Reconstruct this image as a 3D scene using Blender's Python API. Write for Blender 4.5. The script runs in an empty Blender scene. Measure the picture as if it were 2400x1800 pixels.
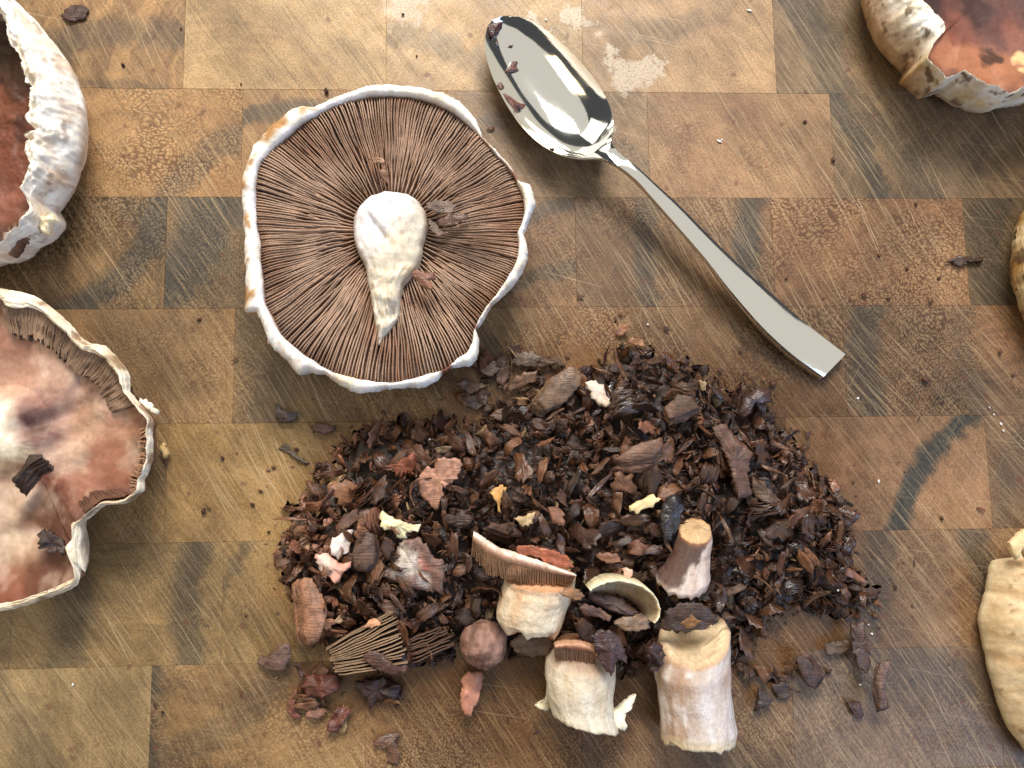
import bpy, math, random
import numpy as np
from mathutils import Vector, Matrix, Euler, noise

# ------------------------------------------------------------------ camera, world, lights, exposure
random.seed(7)
rng = np.random.default_rng(7)
scene = bpy.context.scene
COL = scene.collection
F = 1867.0                                    # focal length in photo pixels (2400 wide)
CAM_LOC = (0.0, -0.13029, 0.26301)
CAM_ROT = tuple(math.radians(a) for a in (6.181, -2.514, -0.769))
cam_d = bpy.data.cameras.new('camera'); cam_d.lens = F / 2400 * 36; cam_d.sensor_width = 36
cam_d.clip_start = 0.01; cam_d.clip_end = 50
cam = bpy.data.objects.new('camera', cam_d); COL.objects.link(cam)
cam.location = CAM_LOC; cam.rotation_euler = CAM_ROT
scene.camera = cam

world = bpy.data.worlds.new('World'); scene.world = world; world.use_nodes = True
bg = world.node_tree.nodes['Background']
bg.inputs[0].default_value = (0.90, 0.95, 1.0, 1); bg.inputs[1].default_value = 0.07

def area(name, loc, target, sx, sy, power, color):
    d = bpy.data.lights.new(name, 'AREA'); d.shape = 'RECTANGLE'; d.size = sx; d.size_y = sy
    d.energy = power; d.color = color
    o = bpy.data.objects.new(name, d); COL.objects.link(o); o.location = loc
    o.rotation_euler = (Vector(target) - Vector(loc)).to_track_quat('-Z', 'Y').to_euler()
    return o
area('window_light', (0.02, 0.60, 0.70), (0.0, -0.08, 0), 0.46, 0.34, 14.0, (1.0, 0.965, 0.91))
area('side_window_light', (0.66, -0.55, 0.55), (0.10, -0.17, 0), 0.40, 0.40, 4.2, (0.46, 0.66, 1.0))
area('room_lamp_light', (-0.75, -0.25, 0.65), (-0.08, -0.1, 0), 0.35, 0.35, 1.8, (1.0, 0.82, 0.52))
area('ceiling_light', (0.10, 0.55, 1.5), (0.10, 0.55, 0), 3.6, 3.2, 20.5, (1.0, 0.955, 0.86))
area('reflection_panel_light', (-1.7, 2.0, 1.0), (0, 0, 0.0), 2.2, 1.5, 13.0, (1.0, 0.96, 0.88))  # added panel, unseen, giving the spoon's neck something bright to mirror

scene.view_settings.view_transform = 'Standard'; scene.view_settings.look = 'None'
scene.view_settings.exposure = 0.0; scene.view_settings.gamma = 1.0
scene.view_settings.use_curve_mapping = False
scene.render.engine = 'CYCLES'
scene.cycles.max_bounces = 5; scene.cycles.diffuse_bounces = 3; scene.cycles.glossy_bounces = 3
scene.cycles.caustics_reflective = False; scene.cycles.caustics_refractive = False
scene.render.resolution_x = 1024; scene.render.resolution_y = 768

# ------------------------------------------------------------------ helpers
RM = Euler(CAM_ROT, 'XYZ').to_matrix()
def W(px, py, z=0.0):
    """photo pixel -> world point on the horizontal plane at height z"""
    d = RM @ Vector(((px - 1200) / F, -(py - 900) / F, -1.0))
    t = (z - CAM_LOC[2]) / d.z
    return Vector((CAM_LOC[0] + d.x * t, CAM_LOC[1] + d.y * t, z))
K = 2400 / 2212.0
def frame(x0, y0, k): return lambda p: (x0 + k * p[0], y0 + k * p[1])
DS = frame(0, 0, K)
M1 = frame(540, 180, .4643); SP = frame(1100, 0, .5546)
LT = frame(0, 0, .3857); LB = frame(0, 640, .494); TR = frame(1980, 0, .18987)
P1 = frame(560, 760, .36166); PR = frame(1300, 760, .36166); BL = frame(560, 1200, .36166)
SB = frame(1040, 1200, .34358); BR = frame(1500, 1150, .33146); RC = frame(1700, 420, .3497); RB = frame(1900, 900, .5423)

def lin(c): return c / 12.92 if c <= .04045 else ((c + .055) / 1.055) ** 2.4
def S(r, g, b): return (lin(r / 255), lin(g / 255), lin(b / 255))
def nz(x, y, z=0.0): return noise.noise(Vector((x, y, z)))
def fz(x, y, z=0.0, o=4): return noise.fractal(Vector((x, y, z)), 0.9, 2.0, o)
def mixc(a, b, t):
    t = max(0.0, min(1.0, t)); return tuple(a[i] * (1 - t) + b[i] * t for i in range(3))
def sst(a, b, x):
    t = max(0.0, min(1.0, (x - a) / (b - a))); return t * t * (3 - 2 * t)

def mk(name, verts, faces, mat, parent=None, origin=None, smooth=True, col=None, colour=None, flat_from=None):
    me = bpy.data.meshes.new(name)
    if origin is None:
        origin = parent.location if parent is not None else Vector((0, 0, 0))
    org = Vector(origin)
    me.from_pydata([tuple(Vector(v) - org) for v in verts], [], faces)
    me.update()
    if smooth: me.polygons.foreach_set('use_smooth', [flat_from is None or i < flat_from for i in range(len(me.polygons))])
    if col is not None:
        a = me.color_attributes.new('Col', 'FLOAT_COLOR', 'POINT')
        arr = np.ones((len(verts), 4), np.float32); arr[:, :3] = np.array(col, np.float32).reshape(-1, 3) if len(col) == len(verts) else np.array(col)
        a.data.foreach_set('color', arr.ravel())
    me.materials.append(mat)
    o = bpy.data.objects.new(name, me); COL.objects.link(o)
    if colour: o.color = (*colour, 1)
    if parent is not None: o.parent = parent
    else: o.location = org
    return o

def tag(o, label, cat, group=None, kind=None):
    if label: o['label'] = label
    if cat: o['category'] = cat
    if group: o['group'] = group
    if kind: o['kind'] = kind
    return o
def empty(name, loc, label, cat, group=None):
    o = bpy.data.objects.new(name, None); COL.objects.link(o); o.location = loc
    o.empty_display_size = .01
    return tag(o, label, cat, group)

# ---- node helper
class NT:
    def __init__(s, name):
        s.m = bpy.data.materials.new(name); s.m.use_nodes = True; s.t = s.m.node_tree
        s.b = s.t.nodes['Principled BSDF']; s.out = s.t.nodes['Material Output']
    def n(s, typ, ins=None, **props):
        nd = s.t.nodes.new('ShaderNode' + typ)
        for k, v in props.items(): setattr(nd, k, v)
        for k, v in (ins or {}).items(): s.set(nd.inputs[k], v)
        return nd
    def set(s, sock, v):
        if isinstance(v, bpy.types.NodeSocket): s.t.links.new(v, sock)
        else:
            if hasattr(sock.default_value, '__len__') and not isinstance(v, (int, float)) and len(sock.default_value) == 4 and len(v) == 3: v = (*v, 1)
            sock.default_value = v
    def math(s, op, a, b=0.0, c=None, clamp=False):
        nd = s.n('Math', {0: a, 1: b}, operation=op, use_clamp=clamp)
        if c is not None: s.set(nd.inputs[2], c)
        return nd.outputs[0]
    def vm(s, op, a, b=(0, 0, 0)):
        nd = s.n('VectorMath', {0: a, 1: b}, operation=op)
        return nd.outputs['Value'] if op in ('LENGTH', 'DISTANCE', 'DOT_PRODUCT') else nd.outputs[0]
    def mix(s, f, a, b, blend='MIX'):
        nd = s.n('Mix', None, data_type='RGBA', blend_type=blend)
        s.set(nd.inputs[0], f); s.set(nd.inputs[6], a); s.set(nd.inputs[7], b); return nd.outputs[2]
    def noise(s, vec, scale, detail=3, rough=.55, dist=0.0, col=False, dim='3D'):
        nd = s.n('TexNoise', {'Scale': scale, 'Detail': detail, 'Roughness': rough, 'Distortion': dist}, noise_dimensions=dim)
        s.set(nd.inputs['Vector'], vec)
        return nd.outputs['Color' if col else 0]
    def ramp(s, x, a, b, lo=0.0, hi=1.0):
        return s.n('MapRange', {0: x, 1: a, 2: b, 3: lo, 4: hi}, interpolation_type='SMOOTHSTEP').outputs[0]
    def attr(s, name, typ='OBJECT'): return s.n('Attribute', attribute_name=name, attribute_type=typ)
    def mapping(s, vec, loc=(0, 0, 0), rot=(0, 0, 0), sc=(1, 1, 1)):
        return s.n('Mapping', {'Vector': vec, 'Location': loc, 'Rotation': rot, 'Scale': sc}).outputs[0]
    def bump(s, h, strength, dist, normal=None):
        nd = s.n('Bump', {'Height': h, 'Strength': strength, 'Distance': dist})
        if normal is not None: s.set(nd.inputs['Normal'], normal)
        return nd.outputs[0]

# ------------------------------------------------------------------ materials
def mat_wood():
    t = NT('end_grain_wood')
    pos = t.n('NewGeometry').outputs['Position']
    oi = t.n('ObjectInfo')
    ring = t.attr('ring_centre').outputs['Vector']; tint = t.attr('tint_b').outputs['Color']
    sp = t.n('SeparateXYZ', {0: t.attr('wood_params').outputs['Vector']})     # pore strength, ring strength, seed
    pore_s, ring_s, seed = sp.outputs[0], sp.outputs[1], sp.outputs[2]
    flat = t.vm('MULTIPLY', pos, (1, 1, 0))
    off = t.n('CombineXYZ', {0: seed, 1: t.math('MULTIPLY', seed, 1.7), 2: 0.0}).outputs[0]
    ps = t.vm('ADD', flat, off)
    N2 = lambda v, sc, de=3, ro=.55, col=False: t.noise(v, sc, de, ro, 0.0, col, '2D')
    half = lambda v: t.vm('SUBTRACT', v, (.5, .5, .5))
    wn = half(N2(ps, 55, 3, col=True))
    rel = t.vm('SUBTRACT', t.vm('ADD', flat, t.vm('MULTIPLY', wn, (.010, .010, 0))), ring)
    rad = t.vm('LENGTH', rel)
    sr = t.n('SeparateXYZ', {0: rel}); th = t.math('ARCTAN2', sr.outputs[1], sr.outputs[0])
    rv = t.n('CombineXYZ', {0: t.math('MULTIPLY', rad, 110.0), 1: t.math('ADD', seed, t.math('MULTIPLY', th, .6)), 2: 0.0}).outputs[0]
    rn = N2(rv, 1.0, 3, .6)
    big = N2(ps, 24, 4, .6)
    f1 = t.ramp(t.math('ADD', t.math('MULTIPLY', t.math('SUBTRACT', rn, .5), ring_s), big), .30, .70)
    c = t.mix(f1, oi.outputs['Color'], tint)
    rl = N2(t.n('CombineXYZ', {0: t.math('MULTIPLY', rad, 520.0), 1: t.math('ADD', seed, t.math('MULTIPLY', th, 2.0)), 2: 0.0}).outputs[0], 1.0, 2, .6)
    rl = t.math('ADD', 1.0, t.math('MULTIPLY', t.math('SUBTRACT', rl, .5), t.math('MULTIPLY', ring_s, .75)))
    c = t.mix(1.0, c, t.n('CombineColor', {0: rl, 1: rl, 2: rl}).outputs[0], 'MULTIPLY')
    # dark slate heartwood bands
    fine = half(N2(flat, 150, 4, .65, True))
    fs = t.n('SeparateXYZ', {0: fine})
    bp = t.vm('ADD', flat, t.vm('MULTIPLY', fine, (.007, .007, 0)))
    for i in (1, 2):
        bw = t.n('SeparateXYZ', {0: t.attr('band%d_w' % i).outputs['Vector']})
        sb = t.n('SeparateXYZ', {0: t.attr('band%d' % i).outputs['Vector']})
        cen = t.n('CombineXYZ', {0: sb.outputs[0], 1: sb.outputs[1], 2: 0.0}).outputs[0]
        d = t.math('ABSOLUTE', t.math('SUBTRACT', t.vm('DISTANCE', bp, cen), sb.outputs[2]))
        m = t.n('MapRange', {0: d, 1: t.math('MULTIPLY', bw.outputs[0], 1.15), 2: t.math('MULTIPLY', bw.outputs[0], .35), 3: 0.0, 4: 1.0}, interpolation_type='SMOOTHSTEP').outputs[0]
        c = t.mix(t.math('MULTIPLY', m, bw.outputs[1], clamp=True), c, S(54, 53, 49))
    # pores laid along the rings: pale dots on a darker ground
    pv = t.n('CombineXYZ', {0: t.math('MULTIPLY', rad, 1000.0), 1: t.math('MULTIPLY', th, 72.0), 2: 0.0}).outputs[0]
    vo = t.n('TexVoronoi', {'Scale': 1.0, 'Randomness': .75}, voronoi_dimensions='2D', feature='F1'); t.set(vo.inputs['Vector'], pv)
    dot = t.ramp(vo.outputs['Distance'], .10, .55, 1.0, 0.0)
    patch = t.ramp(N2(ps, 38, 2, .6), .32, .66, .15, 1.0)
    pm = t.math('MULTIPLY', pore_s, patch)
    c = t.mix(t.math('MULTIPLY', t.math('SUBTRACT', 1.0, dot), t.math('MULTIPLY', pm, .62)), c, t.mix(1.0, c, S(150, 126, 112), 'MULTIPLY'))
    c = t.mix(t.math('MULTIPLY', dot, t.math('MULTIPLY', pm, .34)), c, t.mix(.6, c, S(206, 170, 122)))
    # fine fleck, and large oil and dirt stains that run across the joints
    dirt = t.ramp(N2(flat, 13, 4, .62), .30, .70, .62, 1.30)
    c = t.mix(1.0, c, t.n('CombineColor', {0: dirt, 1: dirt, 2: dirt}).outputs[0], 'MULTIPLY')
    fl = N2(flat, 1500, 2, .6)
    v = t.math('MULTIPLY', t.ramp(fl, .25, .75, .76, 1.22), t.math('ADD', 1.0, t.math('MULTIPLY', fs.outputs[0], .75)))
    c = t.mix(1.0, c, t.n('CombineColor', {0: v, 1: v, 2: t.math('MULTIPLY', v, .99)}).outputs[0], 'MULTIPLY')
    # long diagonal scouring streaks and knife scratches, all drawn in one slightly bent direction field
    bent = t.vm('ADD', flat, t.vm('MULTIPLY', half(N2(flat, 7, 1, .5, True)), (.014, .014, 0)))
    zone = t.ramp(big, .30, .66, .45, 1.0)
    m57 = t.mapping(bent, rot=(0, 0, math.radians(58)))
    s1 = N2(t.vm('MULTIPLY', m57, (20, 900, 1)), 1.0, 3, .65)
    s2 = N2(t.vm('MULTIPLY', t.mapping(bent, rot=(0, 0, math.radians(53))), (55, 1500, 1)), 1.0, 2, .6)
    c = t.mix(t.math('MULTIPLY', t.ramp(s1, .52, .74), t.math('MULTIPLY', zone, .38)), c, S(172, 146, 110))
    c = t.mix(t.math('MULTIPLY', t.ramp(s1, .47, .26), t.math('MULTIPLY', zone, .42)), c, S(58, 46, 37))
    c = t.mix(t.math('MULTIPLY', t.ramp(s2, .56, .78), t.math('MULTIPLY', zone, .40)), c, S(174, 148, 114))
    scr = None
    for ang, su, sv, thr, sd, amt in ((57, 9, 850, .150, 1.1, 1.0), (65, 6, 560, .120, 5.3, 1.0), (49, 13, 1150, .16, 9.7, .8), (11, 5, 470, .075, 7.7, .9), (-58, 7, 640, .07, 6.1, .6)):
        mv = t.vm('ADD', t.vm('MULTIPLY', t.mapping(bent, rot=(0, 0, math.radians(ang))), (su, sv, 0)), (sd, sd * 3.1, 0))
        v_ = t.n('TexVoronoi', {'Scale': 1.0, 'Randomness': 1.0}, voronoi_dimensions='2D', feature='F1'); t.set(v_.inputs['Vector'], mv)
        rc = t.math('POWER', t.n('SeparateColor', {0: v_.outputs['Color']}).outputs[0], 1.6)
        k1 = t.math('MULTIPLY', t.ramp(v_.outputs['Distance'], thr, thr * .35), t.math('MULTIPLY', rc, amt))
        scr = k1 if scr is None else t.math('MAXIMUM', scr, k1)
    scr = t.math('MULTIPLY', scr, zone)
    c = t.mix(t.math('MULTIPLY', scr, .66), c, S(192, 168, 132))
    # pale worn patches
    wmask = None
    wp = t.vm('ADD', flat, t.vm('MULTIPLY', fine, (.024, .024, 0)))
    for px, py, r in ((1480, 165, .0090), (1430, 140, .0050), (1345, 45, .0060), (950, 10, .009), (1540, 160, .0045), (1255, 60, .004), (1400, 300, .005)):
        q = W(px, py, 0)
        m = t.ramp(t.vm('DISTANCE', wp, (q.x, q.y, 0)), r, r * .55)
        wmask = m if wmask is None else t.math('MAXIMUM', wmask, m)
    wmask = t.math('MULTIPLY', wmask, t.ramp(fl, .30, .50, .25, 1.0))
    c = t.mix(t.math('MULTIPLY', wmask, .62), c, S(196, 182, 162))
    # juice soaked into the wood round the heap, and small splashes
    sn = t.vm('ADD', flat, t.vm('MULTIPLY', fine, (.022, .022, 0)))
    smask = None
    for px, py, r in ((1320, 1160, .072), (1000, 1200, .050), (1650, 1200, .066), (1750, 1380, .045), (900, 1420, .045), (1300, 1500, .055)):
        q = W(px, py, 0)
        m = t.ramp(t.vm('DISTANCE', sn, (q.x, q.y, 0)), r, r * .6)
        smask = m if smask is None else t.math('MAXIMUM', smask, m)
    c = t.mix(t.math('MULTIPLY', smask, .55), c, t.mix(1.0, c, S(178, 142, 96), 'MULTIPLY'))
    spl = t.n('TexVoronoi', {'Scale': 120.0, 'Randomness': 1.0}, voronoi_dimensions='2D'); t.set(spl.inputs['Vector'], t.vm('ADD', flat, t.vm('MULTIPLY', fine, (.004, .004, 0))))
    sc2 = t.n('SeparateColor', {0: spl.outputs['Color']}).outputs[0]
    spots = t.math('MULTIPLY', t.ramp(spl.outputs['Distance'], t.math('MULTIPLY', sc2, .17), t.math('MULTIPLY', sc2, .06)), t.ramp(sc2, .72, .95))
    c = t.mix(t.math('MULTIPLY', spots, .6), c, S(92, 54, 40))
    t.set(t.b.inputs['Base Color'], c)
    h = t.math('ADD', t.math('MULTIPLY', dot, t.math('MULTIPLY', pm, .6)), t.math('MULTIPLY', fl, .6))
    t.set(t.b.inputs['Normal'], t.bump(h, .35, .00025))
    rg = t.math('ADD', .47, t.math('MULTIPLY', fs.outputs[1], .35))
    t.set(t.b.inputs['Roughness'], t.math('SUBTRACT', rg, t.math('MULTIPLY', smask, .14)))
    t.b.inputs['Specular IOR Level'].default_value = .34
    return t.m

def mat_flesh(name, rough=.55, bump=.5, fine=900.0, sss=.12, fleck=.16, spec=.4, streak=None):
    """mushroom flesh: colour from the mesh's own colour layer, broken up by noise"""
    t = NT(name)
    pos = t.n('NewGeometry').outputs['Position']
    a = t.attr('Col', 'GEOMETRY').outputs['Color']
    n1 = t.noise(pos, fine * .28, 5, .65); n2 = t.noise(pos, fine, 3, .6)
    v = t.math('ADD', t.ramp(n1, .3, .7, 1 - fleck, 1 + fleck * .7), t.ramp(n2, .3, .7, -fleck * .4, fleck * .4))
    c = t.mix(1.0, a, t.n('CombineColor', {0: v, 1: t.math('POWER', v, 1.15), 2: t.math('POWER', v, 1.35)}).outputs[0], 'MULTIPLY')
    t.set(t.b.inputs['Base Color'], c)
    h = t.math('ADD', n1, t.math('MULTIPLY', n2, .4))
    t.set(t.b.inputs['Normal'], t.bump(h, bump, .0006))
    t.b.inputs['Roughness'].default_value = rough
    t.b.inputs['Specular IOR Level'].default_value = spec
    if sss:
        t.b.inputs['Subsurface Weight'].default_value = sss
        t.b.inputs['Subsurface Radius'].default_value = (1.0, .6, .35); t.b.inputs['Subsurface Scale'].default_value = .0015
    return t.m

def mat_flake(name, rough=.42, stri=1.0, spec=.5, sc=(160, 2100, 900)):
    """chopped gill: object colour times mesh colour, laminated striation in relief"""
    t = NT(name)
    oi = t.n('ObjectInfo'); a = t.attr('Col', 'GEOMETRY').outputs['Color']
    oc = t.n('TexCoord').outputs['Object']; pos = t.n('NewGeometry').outputs['Position']
    c = t.mix(1.0, oi.outputs['Color'], a, 'MULTIPLY')
    n1 = t.noise(pos, 420, 4, .65)
    v = t.ramp(n1, .3, .7, .62, 1.3)
    c = t.mix(1.0, c, t.n('CombineColor', {0: v, 1: v, 2: v}).outputs[0], 'MULTIPLY')
    sv = t.vm('MULTIPLY', oc, sc)
    sn = t.noise(sv, 1.0, 3, .6)
    c = t.mix(t.math('MULTIPLY', t.ramp(sn, .56, .40), .35), c, t.mix(1.0, c, (.38, .34, .32), 'MULTIPLY'))
    t.set(t.b.inputs['Base Color'], c)
    h = t.math('ADD', t.math('MULTIPLY', sn, stri), t.math('MULTIPLY', n1, .8))
    t.set(t.b.inputs['Normal'], t.bump(h, .55, .0006))
    t.set(t.b.inputs['Roughness'], t.ramp(t.noise(pos, 150, 3), .35, .65, rough - .14, rough + .16))
    t.b.inputs['Specular IOR Level'].default_value = spec
    return t.m

def mat_gill():
    t = NT('gill_brown')
    pos = t.n('NewGeometry').outputs['Position']; a = t.attr('Col', 'GEOMETRY').outputs['Color']
    n1 = t.noise(pos, 130, 5, .65); n2 = t.noise(pos, 900, 3, .6)
    v = t.math('ADD', t.ramp(n1, .3, .7, .72, 1.18), t.ramp(n2, .3, .7, -.10, .10))
    c = t.mix(1.0, a, t.n('CombineColor', {0: v, 1: v, 2: v}).outputs[0], 'MULTIPLY')
    t.set(t.b.inputs['Base Color'], c)
    t.set(t.b.inputs['Normal'], t.bump(n2, .4, .0003))
    t.b.inputs['Roughness'].default_value = .6; t.b.inputs['Specular IOR Level'].default_value = .3
    return t.m

def mat_stem():
    t = NT('stem_skin')
    a = t.attr('Col', 'GEOMETRY').outputs['Color']; uv = t.attr('Axis', 'GEOMETRY').outputs['Vector']
    pos = t.n('NewGeometry').outputs['Position']
    f = t.noise(t.vm('MULTIPLY', uv, (38, 3.2, 1)), 1.0, 5, .65)
    n2 = t.noise(pos, 700, 4, .6)
    v = t.math('ADD', t.ramp(f, .3, .7, .86, 1.06), t.ramp(n2, .3, .7, -.07, .07))
    c = t.mix(1.0, a, t.n('CombineColor', {0: v, 1: t.math('POWER', v, 1.12), 2: t.math('POWER', v, 1.25)}).outputs[0], 'MULTIPLY')
    t.set(t.b.inputs['Base Color'], c)
    t.set(t.b.inputs['Normal'], t.bump(t.math('ADD', f, t.math('MULTIPLY', n2, .5)), .8, .0008))
    t.b.inputs['Roughness'].default_value = .5; t.b.inputs['Specular IOR Level'].default_value = .4
    t.b.inputs['Subsurface Weight'].default_value = .12; t.b.inputs['Subsurface Radius'].default_value = (1, .6, .35)
    t.b.inputs['Subsurface Scale'].default_value = .0015
    return t.m

def mat_metal():
    t = NT('polished_steel')
    pos = t.n('NewGeometry').outputs['Position']
    t.b.inputs['Base Color'].default_value = (.95, .93, .87, 1); t.b.inputs['Metallic'].default_value = 1
    t.set(t.b.inputs['Roughness'], t.ramp(t.noise(pos, 90, 4, .6), .3, .75, .045, .11))
    mp = t.vm('MULTIPLY', t.mapping(pos, rot=(0, 0, math.radians(44))), (160, 2600, 800))
    t.set(t.b.inputs['Normal'], t.bump(t.noise(mp, 1.0, 2), .03, .0002))
    return t.m

WOOD = mat_wood(); FLESH = mat_flesh('cap_flesh', .55, .5, 900.0, .22); INNER = mat_flesh('scraped_flesh', .55, .40, 600, .12, .16, .35)
PEEL = mat_flesh('cap_skin', .6, .6, 600, .05, .16, .3); FLAKE = mat_flake('gill_flake'); WET = mat_flake('wet_gill', .26, .8, .6)
UFLAKE = mat_flake('gill_flake_small', .44, 1.2, .4, (.8, 9.0, 5.0)); UWET = mat_flake('wet_gill_small', .26, 1.0, .6, (.8, 9.0, 5.0))
GILL = mat_gill(); STEM = mat_stem(); METAL = mat_metal()

# ------------------------------------------------------------------ cutting board, one object for each end-grain block
U = .038
board = bpy.data.objects.new('cutting_board', None); COL.objects.link(board); board.location = (0, -.1, -.038)
tag(board, 'end-grain cutting board of scratched brown wood blocks', None, None, 'structure')
def row_y(k): return -U * k
rows = {   # row: (seam pixels inside the picture, [(colour A, colour B, pore, ring)] for the blocks between them)
 -1: ([-30, 432, 905, 1365, 1815, 2262], [((132,106,76),(170,134,92),.2,1.2),((146,112,74),(186,148,98),.25,1.2),((190,158,112),(208,178,130),.15,.7),((184,156,118),(204,174,132),.1,.7),((188,154,118),(206,172,132),.15,.6),((120,106,86),(150,126,98),.3,.7),((112,94,72),(132,108,80),.3,.7)]),
 0: ([87, 567, 1047, 1520, 1951, 2400], [((150,116,80),(168,130,88),.8,.6),((158,120,78),(182,144,94),1.0,.6),((160,124,82),(178,142,96),.5,.6),((150,124,96),(176,146,112),.4,.8),((164,126,96),(184,148,112),.5,.7),((122,104,86),(144,120,92),.3,.9),((136,108,66),(150,118,74),.3,.6)]),
 1: ([-95, 388, 869, 1350, 1812, 2264], [((110,86,56),(128,102,66),.6,.8),((104,84,56),(136,108,68),.9,1.0),((96,86,68),(130,108,78),.5,.8),((134,98,68),(154,114,78),.6,.7),((116,90,68),(138,104,76),.7,.9),((146,104,74),(160,118,84),1.0,.5),((90,76,56),(112,92,64),.4,.7)]),
 2: ([58, 548, 1035, 1510, 1980, 2435], [((140,112,76),(150,120,80),.5,.7),((142,112,74),(160,126,82),.6,.7),((124,102,68),(146,118,78),.6,.7),((140,106,74),(156,120,82),1.0,.6),((138,102,70),(152,116,80),1.0,.5),((104,80,64),(146,108,78),1.0,1.2),((128,94,62),(140,104,70),.5,.6)]),
 3: ([-110, 390, 890, 1377, 1847, 2317], [((150,120,76),(160,128,80),.3,.8),((148,118,74),(164,132,82),.3,.8),((162,130,78),(176,144,88),.3,.7),((130,98,62),(146,112,72),.5,.5),((124,92,60),(140,106,70),.5,.5),((168,126,92),(182,142,106),.35,.5),((118,92,70),(138,106,80),.4,.7)]),
 4: ([30, 522, 1020, 1515, 2003, 2485], [((140,116,78),(150,126,84),.3,.8),((146,122,80),(166,138,90),.3,1.0),((164,136,88),(176,148,96),.3,.7),((116,86,54),(130,98,62),.7,.6),((130,98,68),(144,112,80),.5,.7),((146,108,76),(164,126,92),.5,.8),((130,100,74),(146,112,84),.5,.7)]),
 5: ([-150, 352, 857, 1362, 1860, 2345], [((166,140,98),(178,152,106),.2,.7),((170,146,102),(188,162,116),.2,.8),((138,108,70),(160,128,84),.6,1.0),((132,98,62),(146,110,70),1.0,.5),((112,84,58),(132,102,72),.7,.7),((132,110,96),(148,124,108),.5,.6),((126,104,92),(140,116,100),.5,.6)]),
}
GEN = [((150,116,78),(166,130,88),.5,.7),((130,100,70),(148,116,80),.7,.7),((168,132,90),(184,148,102),.3,.6),((110,88,64),(132,106,76),.5,.8)]
# dark bands: (row, block index): list of (centre px, centre py, radius px, half-width px, strength)
bands = {
 (0, 1): [(700, 620, 330, 45, .55)], (0, 2): [(720, 640, 390, 26, .75)],
 (0, 5): [(1400, 620, 690, 34, .75), (1600, 700, 640, 40, .4)], (0, 3): [(980, 420, 390, 40, .45), (1250, 600, 330, 28, .4)],
 (1, 2): [(320, 520, 150, 85, .9), (330, 760, 330, 45, .6)], (1, 1): [(60, 440, 300, 40, .8), (-60, 860, 480, 38, .45)], (1, 3): [(1500, 980, 520, 26, .65), (1450, 1200, 560, 24, .6)],
 (1, 4): [(2500, 640, 760, 40, .85), (2200, 600, 690, 34, .7)], (1, 6): [(2600, 600, 300, 60, .55)],
 (2, 5): [(2440, 850, 420, 46, .7), (2650, 800, 400, 30, .35)], (3, 5): [(2560, 1370, 458, 32, 1.0)], (3, 6): [(2700, 1200, 330, 50, .35)],
 (4, 1): [(800, 1420, 330, 40, .65), (-150, 1450, 280, 50, .5)], (4, 5): [(1700, 1300, 345, 46, .6), (2750, 1180, 480, 46, .75)], (4, 2): [(900, 1500, 360, 16, .5)],
 (5, 2): [(900, 1700, 520, 60, .75), (300, 1300, 420, 40, .35)], (5, 1): [(-200, 1900, 260, 60, .4)], (2, 3): [(700, 1100, 480, 40, .4)], (2, 2): [(300, 900, 300, 70, .45)],
 (-1, 5): [(1500, 260, 470, 60, .6), (2300, 0, 160, 50, .45)], (-1, 0): [(300, 420, 400, 30, .4)], (-1, 1): [(300, 500, 430, 45, .5), (230, 640, 440, 14, .4)], (-1, 4): [(1500, -200, 300, 40, .3)],
 (5, 5): [(2100, 2200, 560, 70, .35)], (5, 4): [(1400, 2000, 330, 60, .35)], (3, 1): [(100, 1500, 420, 50, .4)], (-1, 3): [(900, 400, 330, 40, .4)],
}
def wtone(c):
    """photo tone of a block -> its paint-free wood colour: a little darker and greyer"""
    a = mixc(S(*c), S(138, 108, 80), .26)
    g = sum(a) / 3; return tuple(k * (.93 * x + .07 * g) for k, x in zip((.745, .685, .60), a))
def block(x0, x1, y0, y1, spec, bnd):
    g, bv, T = .00002, .00007, .036
    dz = random.uniform(-.00004, .00004)
    def loop(i, z): return [(x0 + i, y0 + i, z), (x1 - i, y0 + i, z), (x1 - i, y1 - i, z), (x0 + i, y1 - i, z)]
    v = loop(g + bv, dz) + loop(g, dz - bv) + loop(g, -T)
    f = [(0, 1, 2, 3)] + [(a + 4 * k, b + 4 * k, 0 + b + 4 * k - 4, a + 4 * k - 4) for k in (1, 2) for a, b in ((0, 1), (1, 2), (2, 3), (3, 0))] + [(11, 10, 9, 8)]
    shade = 1 - .12 * sst(.0, .10, (x0 + x1) / 2) * sst(.01, -.03, (y0 + y1) / 2)      # blocks darken towards the right, except in the top rows
    ca, cb = (tuple(c_ * shade for c_ in wtone(q_)) for q_ in spec[:2])
    o = mk('wood_block', v, f, WOOD, board, smooth=False, colour=ca)
    o['tint_b'] = list(cb)
    a = random.uniform(0, 6.28); R = random.uniform(.05, .11)
    o['ring_centre'] = [(x0 + x1) / 2 + R * math.cos(a), (y0 + y1) / 2 + R * math.sin(a), 0.0]
    o['wood_params'] = [float(spec[2]), float(spec[3]), random.uniform(0, 40)]
    bnd = (bnd + [(0, 0, 0, 1, 0.0)] * 2)[:2]
    for i, (cx, cy, r, w, s) in enumerate(bnd, 1):
        c = W(cx, cy, 0); kk = .000149
        o['band%d' % i] = [c.x, c.y, r * kk]; o['band%d_w' % i] = [w * kk, float(s), 0.0]
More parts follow.
